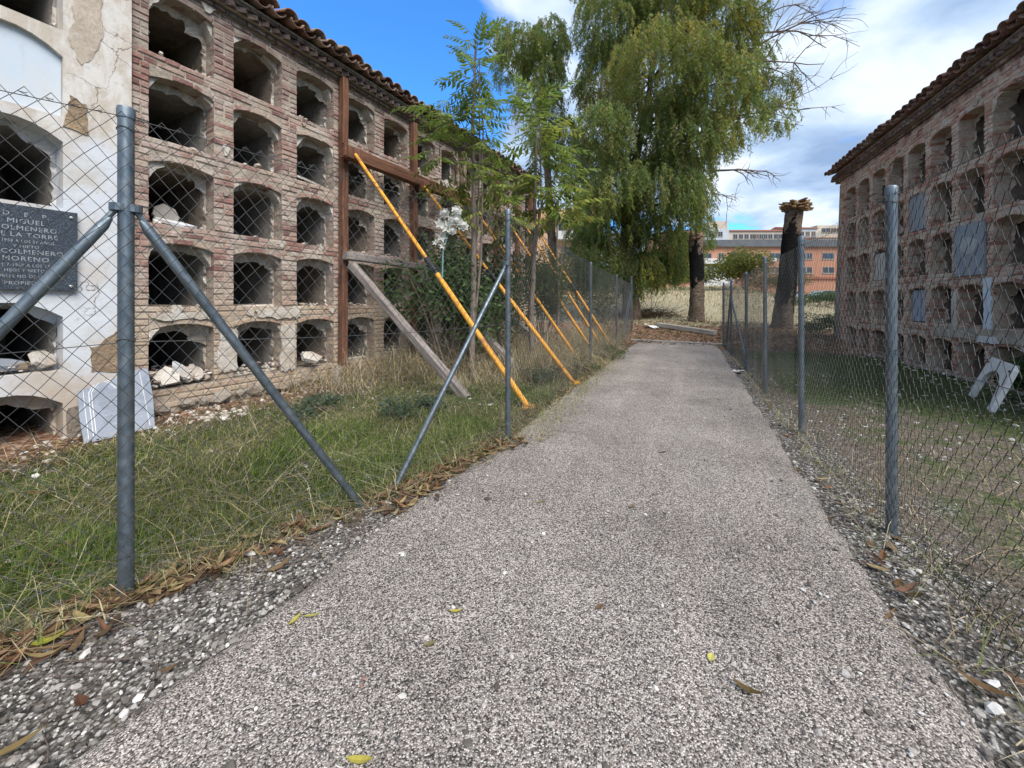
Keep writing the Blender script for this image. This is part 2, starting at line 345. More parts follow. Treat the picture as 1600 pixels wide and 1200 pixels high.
zr = math_(nt, 'ADD', nd(nt, 'VertexColor', layer_name='col').outputs['Color'], math_(nt, 'MULTIPLY', math_(nt, 'SUBTRACT', noise(nt, p, 5, 6, .7), .5), 1.7))
c0 = mix(nt, mapr(nt, zr, .45, .6), c0, (.012, .011, .011))
setc(nt, b, c0); bump(nt, b, g, 1.0, .08)
m, nt, b = newmat('fibre', .95, 0, .1); p = P(nt); setc(nt, b, ramp(nt, noise(nt, p, 14, 6, .7), [(.3, (.09, .055, .03)), (.5, (.25, .16, .09)), (.7, (.40, .29, .18))]))

def wallm(name, a, b_, sc=1.2):
    m, nt, b = newmat(name, .9, 0, .2); p = P(nt)
    setc(nt, b, mix(nt, mapr(nt, noise(nt, p, sc, 6, .6), .35, .7), a, b_))
wallm('orange_brickwork', (.44, .225, .15), (.40, .20, .135)); wallm('peach_render', (.52, .34, .23), (.47, .30, .20))
wallm('white_render', (.56, .56, .55), (.48, .48, .47)); wallm('cream_render', (.50, .44, .36), (.44, .39, .33)); wallm('pale_blue_render', (.46, .50, .53), (.41, .45, .48))
wallm('slate_roof', (.12, .13, .145), (.09, .10, .11)); wallm('red_roof', (.32, .13, .085), (.26, .11, .08)); wallm('terrace_roof', (.46, .26, .14), (.40, .23, .13)); wallm('concrete', (.34, .325, .30), (.26, .25, .235), 6)
m, nt, b = newmat('glass', .08, 0, .8); setc(nt, b, (.03, .038, .045))
m, nt, b = newmat('window_frame', .5); setc(nt, b, (.30, .29, .28))
m, nt, b = newmat('shutter', .7); setc(nt, b, (.12, .085, .07))
m, nt, b = newmat('car_silver', .3, .6, .5); setc(nt, b, (.5, .52, .54))
m, nt, b = newmat('car_teal', .3, .3, .5); setc(nt, b, (.30, .40, .41))
m, nt, b = newmat('tyre', .9); setc(nt, b, (.02, .02, .02))
m, nt, b = newmat('white_plastic', .5); setc(nt, b, (.72, .72, .72))
m, nt, b = newmat('teal_ribbon', .6); setc(nt, b, (.16, .32, .34))
# ------------------------------------------------------------------ terrain
def sstep(a, b, x): t = np.clip((x-a)/(b-a), 0, 1); return t*t*(3-2*t)
def vnoise(x, y, s, seed=0):
    """cheap smooth value noise, vectorised"""
    x = np.asarray(x, float)*s+seed*17.3; y = np.asarray(y, float)*s+seed*9.1
    xi, yi = np.floor(x), np.floor(y); fx, fy = x-xi, y-yi
    fx, fy = fx*fx*(3-2*fx), fy*fy*(3-2*fy)
    def h(a, b): return np.mod(np.sin(a*127.1+b*311.7+seed*5.7)*43758.5453, 1.0)
    return (h(xi, yi)*(1-fx)+h(xi+1, yi)*fx)*(1-fy)+(h(xi, yi+1)*(1-fx)+h(xi+1, yi+1)*fx)*fy
def fence_left_x(y):
    y = np.asarray(y, float)
    return np.where(y < 3.33, -1.604+(y-1.596)*.908, -.03+(y-3.33)*.406)
def fence_right_x(y): return 1.11+.447*np.asarray(y, float)
def path_l(y): return -1.66+.4617*np.asarray(y, float)
def path_r(y): return .80+.4617*np.asarray(y, float)
def wall_n(x, y): return (np.asarray(x)+6)*.878-np.asarray(y)*.4785      # metres in front of the left wall
def gz(x, y):
    x = np.asarray(x, float); y = np.asarray(y, float)
    d = x*.419+y*.908; t = d-11.9
    z = np.where(t > 0, np.minimum(t, 5)*.085*sstep(0, 1.2, t)+np.maximum(t-5, 0)*(.033+.042*(1-sstep(5, 10, x*.908-y*.419))), 0)
    z = np.where(t > 42, z-(t-42)*.04, z)
    z = z+.02*(vnoise(x, y, 1.7, 1)-.5)+.012*(vnoise(x, y, 6, 2)-.5)+.25*(vnoise(x, y, .15, 3)-.5)*sstep(3, 15, t)
    inl = (wall_n(x, y) < 6)*sstep(.15, .8, fence_left_x(y)-x)
    z = z+inl*(.05*vnoise(x, y, 1.1, 4)+.10*sstep(5, 8.5, y)*(1-sstep(11, 14, y)))
    return z-.03
def gz1(x, y): return float(gz(x, y))
def axis(a, b, st, lo, hi):
    core = np.arange(a, b, st); l = []; s = st; v = a
    while v > lo: s = min(s*1.25, 18); v -= s; l.append(v)
    r = []; s = st; v = core[-1]
    while v < hi: s = min(s*1.25, 18); v += s; r.append(v)
    return np.concatenate([l[::-1], core, r])
gx = axis(-6.6, 11, .075, -420, 420); gy = axis(.2, 15, .075, -60, 620)
GX, GY = np.meshgrid(gx, gy); nx, ny = len(gx), len(gy)
Vg = np.stack([GX, GY, gz(GX, GY)], -1).reshape(-1, 3)
I = np.arange(nx*ny).reshape(ny, nx)
Fg = np.stack([I[:-1, :-1], I[:-1, 1:], I[1:, 1:], I[1:, :-1]], -1).reshape(-1, 4)
X, Y = GX.ravel(), GY.ravel(); D = X*.419+Y*.908
fl = fence_left_x(Y)-X; fr = X-fence_right_x(Y); wn = wall_n(X, Y)
near = 1-sstep(11.0, 12.2, D)
zg = np.zeros((len(X), 4))
verge_l = near*(1-sstep(-.12, .06, fl)); verge_r = near*(1-sstep(-.05, .5, fr))
zg[:, 0] = np.clip(np.where(X < path_l(Y)+1, verge_l*.60, verge_r*.62), 0, 1)
zg[:, 0] = np.maximum(zg[:, 0], near*(X > path_r(Y))*.38*(1-sstep(.3, 1.2, fr)))
zg[:, 1] = near*(sstep(.0, .35, fl)*(.50+.35*vnoise(X, Y, .9, 5))*sstep(.45, 1.1, wn) + sstep(.1, .5, fr)*(.38+.5*vnoise(X, Y, .8, 6)))
zg[:, 2] = near*(1-sstep(.35, .95, wn))*(fl > 0)*.75 + sstep(11.6, 12.4, D)*(1-sstep(15.3, 17.5, D))*.95
zg[:, 2] = np.maximum(zg[:, 2], near*.55*np.exp(-((fl+.05)/.12)**2))
zg[:, 3] = np.clip(sstep(15.0, 17.5, D), 0, 1)+near*sstep(.2, .7, fl)*sstep(4.8, 6.2, Y)*.8
me = mesh_np('ground', Vg, Fg, MAT['ground'], np.clip(zg, 0, 1), True)
ground = tag(ob('ground', me), kind='structure')
# path slab: subdivided strip with ragged rounded edges, a few centimetres proud of the verge
ys = np.concatenate([np.arange(-3, .3, .3), np.arange(.3, 11.9, .06)])
us = np.concatenate([[-.02, 0, .012, .03], np.linspace(.06, .94, 20), [.97, .988, 1, 1.02]])
pv = []
for i, y in enumerate(ys):
    el = .07*(vnoise(y, 0, 1.3, 7)-.5)+.04*(vnoise(y, 0, 9, 8)-.5); er = .06*(vnoise(y, 3, .9, 9)-.5)+.045*(vnoise(y, 3, 8, 10)-.5)
    a, c = path_l(y)+el, path_r(y)+er
    for u in us:
        x = a+(c-a)*u; e = min(u, 1-u)
        z = -.06 if e < -.001 else (-.024 if e < .001 else (-.012 if e < .02 else .0+.014*min(1, e*4)))
        pv.append((x, y, z+.006*(float(vnoise(x, y, 2.5, 11))-.5)))
pv = np.array(pv); nu = len(us); I = np.arange(len(pv)).reshape(len(ys), nu)
Fp = np.stack([I[:-1, :-1], I[:-1, 1:], I[1:, 1:], I[1:, :-1]], -1).reshape(-1, 4)
tag(ob('path', mesh_np('path', pv, Fp, MAT['gravel_path'], None, True)), kind='structure')

# ------------------------------------------------------------------ niche walls
def brick_variants(L, H, Dp, mat, n=6, name='brick'):
    out = []
    for k in range(n):
        j = .0035; c = .006
        ch = lambda: random.uniform(c*.5, c*1.8)
        vs = []
        for (y, ins) in ((0, 1), (.008, 0), (Dp, 0)):
            for (sx_, sz_) in ((-1, -1), (1, -1), (1, 1), (-1, 1)):
                i_ = ch() if ins else 0
                vs.append((sx_*(L/2-i_)+random.uniform(-j, j), y+random.uniform(-j, j)*.8, sz_*(H/2-i_)+random.uniform(-j, j)))
        fs = [(0, 1, 2, 3)]+[(a+4*l, a+4*l+4, (a+1) % 4+4*l+4, (a+1) % 4+4*l) for l in (0, 1) for a in range(4)]
        fs = [f[::-1] if i > 0 else f for i, f in enumerate(fs)]
        # orientation: front faces -y
        fs = [tuple(f) for f in fs]
        me = bpy.data.meshes.new(name); me.from_pydata(vs, [], fs); me.materials.append(mat); me.update(); out.append(me)
        me.polygons.foreach_set('use_smooth', [False]*len(fs))
    return out
class BrickSet:
    """collects brick placements (x,y,z,length,tilt); the largest-looking 300 become objects, the rest one joined part"""
    def __init__(s, mat): s.p = []; s.mat = mat; s.H = .055
    def add(s, x, z, L, y=0.0, tilt=0.0, H=None):
        if random.random() < .018: return
        y += random.uniform(-.006, .005)
        if random.random() < .07: y += random.uniform(.002, .010)
        s.p.append((x, y, z, L-random.uniform(.008, .016), tilt+random.uniform(-.012, .012), (H or s.H)/s.H))
    def course(s, x0, x1, z, y=0.0, off=0.0):
        L = x1-x0
        if L < .04: return
        if L < .3:
            if random.random() < .4: s.add((x0*3+x1)/4+.0, z, L/2, y); s.add((x0+3*x1)/4, z, L/2, y)
            else: s.add((x0+x1)/2, z, L, y)
            return
        x = x0-off
        while x < x1-.02:
            l = random.choice((.235, .235, .235, .12)); a, b_ = max(x, x0), min(x+l, x1)
            if x1-b_ < .05: b_ = x1
            if b_-a > .03: s.add((a+b_)/2, z, b_-a, y)
            x = b_
    def finish(s, root, toworld):
        eye = np.array([0, 0, 1.2]); pr = []
        for q in s.p:
            w = toworld @ Vector((q[0], q[1], q[2])); d = (np.array(w)-eye)
            px, py = (800+600*d[0]/d[1], 474-600*d[2]/d[1]) if d[1] > .2 else (9999, 0)
            vis = -15 < px < 1615 and -15 < py < 1215
            pr.append((0 if vis else 1, float(np.linalg.norm(d))))
        order = sorted(range(len(s.p)), key=lambda i: pr[i])
        classes = {l: brick_variants(l, s.H, .20, s.mat) for l in (.09, .15, .22)}
        V, F = [], []; o = 0
        for r, i in enumerate(order):
            x, y, z, L, t, h = s.p[i]; l = min(classes, key=lambda k: abs(k-L)); me = random.choice(classes[l])
            flip = random.random() < .5
            if r < 300:
                b_ = ob('brick', me, root, (x, y, z), (0, t+(math.pi if flip else 0), 0)); b_.scale = (L/l, 1, h)
            else:
                v = np.array([c.co[:] for c in me.vertices])*np.array([L/l, 1, h]); a = -(t+(math.pi if flip else 0))
                vx = v[:, 0]*math.cos(a)-v[:, 2]*math.sin(a); vz = v[:, 0]*math.sin(a)+v[:, 2]*math.cos(a)
                V.append(np.stack([vx+x, v[:, 1]+y, vz+z], 1)); F.append(np.array([p_.vertices[:] for p_ in me.polygons])+o); o += len(v)
        if V: tag(ob('brickwork', mesh_np('brickwork', np.concatenate(V), np.concatenate(F), s.mat), root), kind='stuff')

def profile(a, b, z0, z1, rise, n=7):
    """opening outline from lower left, clockwise: up, over the arch, down"""
    pts = [(a, z0), (a, (z0+z1-rise)/2), (a, z1-rise)]
    for i in range(1, n):
        u = i/n; pts.append((a+(b-a)*u, z1-rise+rise*(1-(2*u-1)**2)))
    return pts+[(b, z1-rise), (b, (z0+z1-rise)/2), (b, z0)]
def niche_openings(root, opens, x0, x1, z0, ztop, mats, ragged=.03, face=.009, frev=.21, bricks=None, corner=.85, depth=1.9, rise=.055, closed=()):
    """opens: list of columns (a,b) and rows (sill,crown). Builds the mortar face, reveals and niche linings"""
    cols, rows = opens; mb = MB(); edges = sorted(cols)
    j = lambda s=.004: random.uniform(-s, s)
    def fq(xa, xb, za, zb):
        if xb-xa > .001 and zb-za > .001: mb.quad((xa, face, za), (xb, face, za), (xb, face, zb), (xa, face, zb))
    e = .007
    zs = sorted(rows); lows = [r[0] for r in zs]
    fq(x0, x1, z0, lows[0]-e)
    for ri, (s_, c_) in enumerate(zs):
        nxt = (lows[ri+1] if ri+1 < len(zs) else ztop+e)-e
        px = x0
        for (a, b) in edges:
            fq(px, a-e, s_-e, nxt); px = b+e
            pr = profile(a-e, b+e, s_-e, c_+e, rise)
            arch = pr[2:-2]
            for p_, q_ in zip(arch[:-1], arch[1:]): mb.quad((p_[0], face, p_[1]), (q_[0], face, q_[1]), (q_[0], face, nxt), (p_[0], face, nxt))
            for p_, q_ in zip(pr, pr[1:]+pr[:1]): mb.quad((p_[0], face, p_[1]), (p_[0], frev+.02, p_[1]), (q_[0], frev+.02, q_[1]), (q_[0], face, q_[1]))
        fq(px, x1, s_-e, nxt)
    core = mb.build('wall_core', mats[0], root)
    lin = []
    for ri, (s_, c_) in enumerate(zs):
        for ci, (a, b) in enumerate(edges):
            if (ri, ci) in closed: continue
            m = MB(); pr = profile(a-e, b+e, s_-e, c_+e, rise, 11)
            # denser outline so that the broken lip can be ragged
            def dens(pp, n=4):
                o_ = []
                for p_, q_ in zip(pp[:-1], pp[1:]):
                    L = math.hypot(q_[0]-p_[0], q_[1]-p_[1]); k = max(1, int(L/.045))
                    for i in range(k): o_.append((p_[0]+(q_[0]-p_[0])*i/k, p_[1]+(q_[1]-p_[1])*i/k))
                return o_+[pp[-1]]
            pp = dens(pr)
            cx, cz = (a+b)/2, (s_+c_)/2; hw, hh = (b-a)/2, (c_-s_)/2
            ragged = random.uniform(.015, .075); hl, hr, dr = random.choice((.0, .03, .10, .17)), random.choice((.03, .10, .16, .24)), random.uniform(.01, .10)
            side = random.uniform(.004, .03); q = []
            for (x, z) in pp:
                u = (x-cx)/hw; w = (z-cz)/hh
                inn = side+random.uniform(0, ragged)*.6
                k = max(0, w-.35)/.65*(abs(u)**1.5); kk = (hr if u > 0 else hl)*k
                nx_ = x-math.copysign(min(abs(u), 1)*(inn+kk*.8), u); nz_ = z-(max(0, w)*(dr+kk*.5+random.uniform(0, ragged)*.7))+(.012+random.uniform(0, .02) if w < -.9 else 0)
                q.append((nx_, nz_))
            n = len(pp); yl = [frev+random.uniform(-.06, .03) for _ in q]; yb = frev-.01
            V0 = [(x, yb, z) for x, z in pp]+[(x, y, z) for (x, z), y in zip(q, yl)]
            # tunnel profile: smooth barrel, slightly larger than lip
            tq = [(x+(cx-x)*.10, min(z, c_-.03)-(.02 if z > cz else 0)) for x, z in pp]
            V0 += [(x, frev+.07+random.uniform(-.01, .01), z) for x, z in tq]+[(x, depth, z) for x, z in tq]
            fs = []
            for l in range(3):
                for i in range(n-1): fs.append((l*n+i, l*n+i+1, (l+1)*n+i+1, (l+1)*n+i))
                fs.append((l*n+n-1, l*n, (l+1)*n, (l+1)*n+n-1))
            fs.append(tuple(3*n+i for i in range(n)))
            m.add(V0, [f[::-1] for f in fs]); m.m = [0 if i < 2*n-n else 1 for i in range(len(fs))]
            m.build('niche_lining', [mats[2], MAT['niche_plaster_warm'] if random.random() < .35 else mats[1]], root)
            # broken plaster left in the upper corners of the opening
            for sgn, ex in ((1, a), (-1, b)):
                if random.random() > corner: continue
                w_, h_ = random.uniform(.05, .17), random.uniform(.06, .22); zr = c_-rise; k = 5
                poly = [(ex-sgn*.004, zr-h_)]
                for i in range(1, k+1):
                    u = i/k; poly.append((ex+sgn*w_*(u**1.3)*random.uniform(.8, 1.1), zr-h_*(1-u)**1.1*random.uniform(.85, 1.05)+rise*.9*(u*w_/(.5*(b-a)))))
                poly += [(ex+sgn*w_, zr+rise*1.7*(w_/(.5*(b-a)))+.003), (ex-sgn*.004, zr+.012)]
                if sgn < 0: poly = poly[::-1]
                mm = MB(); y0 = random.uniform(.0, .12); mm.prism(poly, y0, frev+.01, .012); mm.build('plaster_corner', mats[2], root)
    return core
def lay_bricks(bs, cols, rows, x0, x1, z0, ztop, rise=.055):
    edges = sorted(cols); zs = sorted(rows); lows = [r[0] for r in zs]
    def full(z, y=0.0): bs.course(x0, x1, z, y, random.uniform(0, .22))
    z = z0+.035
    while z < lows[0]-.03: full(z); z += .0695
    for ri, (s_, c_) in enumerate(zs):
        nxt = lows[ri+1] if ri+1 < len(zs) else ztop
        nC = max(1, round((nxt-s_)/.0695)); ch = (nxt-s_)/nC
        for k in range(nC):
            zc_ = s_+ch*(k+.5)
            if zc_-ch/2 >= c_+.062-.012: full(zc_); continue
            px = x0
            for (a, b) in edges+[(x1, None)]:
                bs.course(px, a, zc_, 0, 0); px = b
        for (a, b) in edges:      # curved course over each opening
            n = 3; L = (b-a)/n
            for i in range(n):
                u = (i+.5)/n; zc_ = c_-rise+rise*(1-(2*u-1)**2)+.034; sl = rise*(-4*(2*u-1))/(b-a)
                bs.add(a+(b-a)*u, zc_, L, 0, -math.atan(sl))
def tile_mesh(cover, mat, L=.5, r0=.098, r1=.08, n=7):
    mb = MB(); rings = []
    for (y, r, rr) in ((0, r0, r0-.014), (L, r1, r1-.013)):
        for rad in (r, rr):
            for i in range(n+1):
                t = math.pi*i/n; x = -rad*math.cos(t); z = rad*math.sin(t)*.85
                mb.v.append((x, y, z if cover else -z))
    k = n+1
    def strip(a, b, rev=False):
        for i in range(n):
            f = [a*k+i, b*k+i, b*k+i+1, a*k+i+1]; mb.f.append(f[::-1] if rev else f); mb.m.append(0)
    strip(0, 2); strip(1, 3, True); strip(0, 1, True); strip(2, 3)
    mb.f += [[0, k, 3*k, 2*k], [k-1, 2*k-1, 4*k-1, 3*k-1][::-1]]; mb.m += [0, 0]
    return mb.mesh('roof_tile', mat, True)
def cornice_and_roof(root, x0, x1, zb, bricks_mat, toward=1, miss=.0):
    """string course, sawtooth course, second string course, barrel tiles over the eave and roof behind"""
    mb = MB()
    def course(xa, xb, y0, y1, za, zb_):
        x = xa
        while x < xb-.02:
            l = min(random.choice((.235, .235, .12)), xb-x); b_ = ob('cornice_brick', crs[0 if l > .2 else 1], root, (x+l/2, y0+random.uniform(-.005, .005), (za+zb_)/2), (0, random.uniform(-.012, .012), 0)); b_.scale = ((l-.008)/(.235 if l > .2 else .12), 1, (zb_-za-.008)/.055); x += l
    crs = [brick_variants(.235, .055, .16, bricks_mat, 1, 'cornice_brick')[0], brick_variants(.12, .055, .16, bricks_mat, 1, 'cornice_brick')[0]]
    course(x0, x1, -.045, .05, zb, zb+.065)
    saw = brick_variants(.10, .06, .10, bricks_mat, 3, 'sawtooth_brick')
    x = x0+.06
    while x < x1-.03:
        ob('sawtooth_brick', random.choice(saw), root, (x-.0, -.125+random.uniform(-.006, .006), zb+.105), (0, 0, math.radians(45)+random.uniform(-.06, .06))); x += .135
    course(x0, x1, -.135, .05, zb+.142, zb+.205)
    mb.box(x0, x1, -.02, .4, zb+.004, zb+.2); mb.box(x0, x1, -.09, -.021, zb+.07, zb+.138)
    mb.build('cornice_core', MAT['mortar'], root)
    slope = math.radians(17); cov, pan = tile_mesh(True, MAT['roof_tile']), tile_mesh(False, MAT['roof_tile'], r0=.092, r1=.092)
    n = int((x1-x0)/.215); zt = zb+.205
    V, F = [], []; o = 0
    cvv = np.array([v.co[:] for v in cov.vertices]); cff = [p_.vertices[:] for p_ in cov.polygons]; cff = np.array(cff)
    for row in range(6):
        for i in range(n):
            x = x0+.1+i*.215+random.uniform(-.012, .012); yy = -.29+row*.40*math.cos(slope)+random.uniform(-.03, .03); z_ = zt+.085+row*.40*math.sin(slope)
            r_ = (slope+random.uniform(-.04, .04), random.uniform(-.07, .07), random.uniform(-.05, .05))
            if row < 2:
                if random.random() > miss: ob('roof_tile', cov, root, (x, yy, z_+random.uniform(-.008, .012)), r_)
                ob('roof_tile', pan, root, (x+.1075, yy-.02 if row else yy+.02, z_+.008), (slope, 0, random.uniform(-.02, .02)))
            else:
                R = Matrix.Rotation(r_[2], 3, 'Z') @ Matrix.Rotation(r_[0], 3, 'X')
                v = cvv @ np.array(R).T+np.array([x, yy, z_]); V.append(v); F.append(cff+o); o += len(v)
    tag(ob('roof_tiles', mesh_np('roof_tiles', np.concatenate(V), np.concatenate(F), MAT['roof_tile'], None, True), root), kind='stuff')
    rb = MB(); y1, zr = 2.3, zt+.03+2.45*math.tan(slope)
    rb.hexa([(x0, -.12, zt+.001), (x1, -.12, zt+.001), (x0, y1, zt+.001), (x1, y1, zt+.001), (x0, -.12, zt+.03), (x1, -.12, zt+.03), (x0, y1, zr), (x1, y1, zr)])
    rb.build('roof_deck', MAT['mortar'], root)
def wall_body(root, x0, x1, z0, z1, y0, y1, mat):
    mb = MB(); mb.quad((x0, y1, z0), (x0, y0, z0), (x0, y0, z1), (x0, y1, z1)); mb.quad((x1, y0, z0), (x1, y1, z0), (x1, y1, z1), (x1, y0, z1)); mb.quad((x1, y1, z0), (x0, y1, z0), (x0, y1, z1), (x1, y1, z1))
    mb.build('wall_body', mat, root)
def blob_patch(root, x, z, r, y, mat, name='plaster_patch', rz=1.0, th=.02, n=13, parent_rot=None):
    mb = MB(); poly = []
    for i in range(n):
        t = 2*math.pi*i/n; q = r*random.uniform(.62, 1.15); poly.append((x+q*math.cos(t), z+q*rz*math.sin(t)))
    mb.prism(poly, y, y+th, .003); return mb.build(name, mat, root)

# ---- left wall (brick)
LA = math.atan2(.878, .4785)
left = empty('niche_wall', (-6, 0, 0), LA); LW = Matrix.Translation((-6, 0, 0)) @ Matrix.Rotation(LA, 4, 'Z')
tag(left, 'long ruined brick wall of open burial niches with timber posts in front, left of the path', 'niche wall')
LC = [(4.59+.8*k, 5.17+.8*k) for k in range(12)]
LR = [(.28, .96), (1.17, 1.85), (2.06, 2.74), (2.96, 3.64), (3.86, 4.54)]
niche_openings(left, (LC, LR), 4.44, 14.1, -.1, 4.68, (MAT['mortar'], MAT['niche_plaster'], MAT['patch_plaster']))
bs = BrickSet(MAT['brick_left']); lay_bricks(bs, LC, LR, 4.445, 14.095, .06, 4.675); bs.finish(left, LW)
wall_body(left, 4.44, 14.1, -.1, 4.9, .009, 2.3, MAT['mortar'])
cornice_and_roof(left, 1.5, 14.15, 4.68, MAT['brick_left'])
for k in range(70):
    c = random.choice(LC); zz_ = random.choice(LR); u = random.random()
    if u < .5: x, z = c[1]+random.uniform(.04, .18), zz_[0]+random.uniform(.0, .6)
    else: x, z = c[0]+random.uniform(0, .58), zz_[1]+random.uniform(.10, .19)
    if z > 2.4 and random.random() < .5: continue
    r = random.uniform(.03, .085)
    blob_patch(left, x, z, r, random.uniform(-.016, -.006), MAT[random.choice(('patch_plaster', 'mortar'))], rz=random.uniform(.6, 1.5))
for (x, z, w, h) in ((6.05, .60, .19, .64), (6.10, 1.07, .26, .15), (5.32, .62, .20, .5), (5.9, 1.07, .5, .13), (4.9, 1.06, .52, .10)):   # big sheets of old plaster on the lowest row
    mb = MB(); n = 8
    poly = [(x-w/2+w*i/n, z-h/2+random.uniform(-.025, .03)) for i in range(n+1)]+[(x+w/2+random.uniform(-.02, .02), z-h/2+h*i/4) for i in (1, 2, 3)]+[(x+w/2-w*i/n, z+h/2+random.uniform(-.02, .015)) for i in range(n+1)]+[(x-w/2+random.uniform(-.025, .02), z+h/2-h*i/4) for i in (1, 2, 3)]
    mb.prism(poly, -.022, .01, .002); mb.build('plaster_patch', MAT['patch_plaster'], left)
# foundation course of rough stones at the foot
for k in range(52):
    x = 4.5+k*.185+random.uniform(-.03, .03)
    V, F = stones_np(np.zeros((1, 3)), [1.0], .8, .18)
    o_ = ob('foundation_stone', mesh_np('foundation_stone', V, F, MAT['rough_stone']), left, (x, -.02+random.uniform(-.03, .02), .06+random.uniform(-.02, .05)))
    o_.scale = (random.uniform(.09, .13), random.uniform(.06, .10), random.uniform(.07, .11))
# ---- plastered block at the near end of the left wall
blk = empty('plastered_niche_wall', tuple(LW @ Vector((0, -.045, 0))), LA)
tag(blk, 'peeling white plastered end of the niche wall at the left edge of the photo', 'niche wall')
BC = [(1.72, 2.32), (2.55, 3.15), (3.37, 3.97)]
BR = [(-.04, .42), (.60, 1.20), (1.36, 1.98), (2.07, 2.78), (2.89, 3.55), (3.67, 4.35)]
ibl = blk
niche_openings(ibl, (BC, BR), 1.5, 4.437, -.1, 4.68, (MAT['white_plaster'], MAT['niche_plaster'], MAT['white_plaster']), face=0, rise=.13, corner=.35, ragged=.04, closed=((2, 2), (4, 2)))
wall_body(ibl, 1.5, 4.437, -.1, 4.72, .0, 2.3, MAT['white_plaster'])
mb = MB(); mb.prism(profile(3.365, 3.975, 2.883, 3.556, .13, 10), .05, .10); o_ = mb.build('closing_panel', MAT['blue_plaster'], ibl); o_['label'] = 'pale blue plaster panel closing the niche'
mb = MB(); mb.prism(profile(3.365, 3.975, 1.353, 1.986, .13, 10), .05, .10); mb.build('closing_panel', MAT['niche_plaster'], ibl)
def poly_patch(par, pts, y, mat, name, th=.03):
    mb = MB(); q = []
    for (p_, r_) in zip(pts, pts[1:]+pts[:1]):
        k = max(1, int(math.hypot(r_[0]-p_[0], r_[1]-p_[1])/.035))
        for i in range(k): q.append((p_[0]+(r_[0]-p_[0])*i/k+random.uniform(-.009, .009), p_[1]+(r_[1]-p_[1])*i/k+random.uniform(-.009, .009)))
    mb.prism(q, y, y+th, .004); return mb.build(name, mat, par)
poly_patch(ibl, [(4.15, .56), (4.43, .5), (4.43, .94), (4.33, .93), (4.2, .80), (4.15, .78)], -.006, MAT['earth_stone'], 'exposed_masonry')
poly_patch(ibl, [(3.99, -.05), (4.2, -.05), (4.19, .20), (4.1, .27), (4.0, .24)], -.012, MAT['rough_stone'], 'exposed_masonry')
poly_patch(ibl, [(4.00, 3.62), (4.08, 3.42), (4.15, 3.50), (4.20, 3.62), (4.235, 3.78), (4.215, 3.95), (4.24, 4.2), (4.19, 4.42), (4.11, 4.5), (4.07, 4.3), (4.09, 4.1), (4.03, 3.95), (4.05, 3.8)], -.004, MAT['bare_render'], 'exposed_masonry', .02)
poly_patch(ibl, [(3.98, 2.80), (4.13, 2.78), (4.12, 3.05), (4.02, 3.1)], -.008, MAT['earth_stone'], 'exposed_masonry')
# ---- right wall
RA = math.atan2(-.923, -.385)
right = empty('niche_wall', (4.8+.385*12.1, .923*12.1, 0), RA); RW = Matrix.Translation(right.location) @ Matrix.Rotation(RA, 4, 'Z')
tag(right, 'red brick wall of open burial niches behind the fence, right of the path', 'niche wall')
RC = sorted((5.87-.748*k, 5.87-.748*k+.57) for k in range(-3, 8))
RR = [(-.02, .57), (.83, 1.50), (1.73, 2.45), (2.62, 3.35), (3.50, 4.30)]
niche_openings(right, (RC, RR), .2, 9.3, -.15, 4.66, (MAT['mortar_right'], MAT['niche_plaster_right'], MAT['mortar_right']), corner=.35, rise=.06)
bs = BrickSet(MAT['brick_right']); lay_bricks(bs, RC, RR, .205, 9.295, -.14, 4.655, .06); bs.finish(right, RW)
wall_body(right, .2, 9.3, -.15, 4.88, .009, 2.3, MAT['mortar_right'])
cornice_and_roof(right, -.02, 9.4, 4.66, MAT['brick_right'])
mb = MB()   # flared rough buttress that ends the wall
zz_ = np.linspace(-.15, 4.6, 9)
for za, zb_ in zip(zz_[:-1], zz_[1:]):
    f = lambda z: .20*(1-(z/4.6))**1.3+.10
    xa, xb = .198-f(max(za, 0)), .198-f(zb_); ya, yb = .03-.10*(1-max(za, 0)/4.6), .03-.10*(1-zb_/4.6)
    mb.hexa([(xa, ya, za), (.199, ya+.02, za), (xa, 2.3, za), (.199, 2.3, za), (xb, yb, zb_), (.199, yb+.02, zb_), (xb, 2.3, zb_), (.199, 2.3, zb_)])
o_ = mb.build('buttress', MAT['rough_stone'], right); o_['label'] = 'flared rough end of the brick wall'
def rpx(px, zc): # local x on the right wall for a picture column
    y = 2880/(px-1050); return 12.1-y*1.0833
def rslab(x0, x1, z0, z1, y0, th, mat, name='niche_slab'):
    mb = MB(); mb.box(x0, x1, y0, y0+th, z0, z1); return mb.build(name, mat, right)
kx = lambda k: 5.87-.748*k
o_ = tag(rslab(kx(5), kx(5)+.57, 1.75, 2.36, .04, .03, MAT['slab_white'], 'closing_panel'))
o_ = rslab(kx(3)+.0, kx(3)+.57, 2.64, 3.36, .03, .03, MAT['slab_grey'], 'closing_panel'); o_['label'] = 'grey slab closing an upper niche'
o_ = rslab(kx(3)+.005, kx(3)+.28, .85, 1.46, .07, .03, MAT['blue_door'], 'closing_panel'); o_ = rslab(kx(3)+.295, kx(3)+.565, .85, 1.46, .075, .03, MAT['blue_door'], 'closing_panel')
poly_patch(right, [(kx(0)-.16, .80), (kx(0)-.02, .80), (kx(0)-.02, 1.6), (kx(0)-.17, 1.58)], -.014, MAT['blue_plaster'], 'plaster_patch')
poly_patch(right, [(kx(1)-.16, .80), (kx(1)-.02, .80), (kx(1)-.02, 1.45), (kx(1)-.15, 1.4)], -.014, MAT['patch_plaster'], 'plaster_patch')
poly_patch(right, [(kx(2)+.1, .62), (kx(-1)+.3, .62), (kx(-1)+.3, .82), (kx(2)+.1, .80)], -.016, MAT['mortar'], 'plaster_patch')
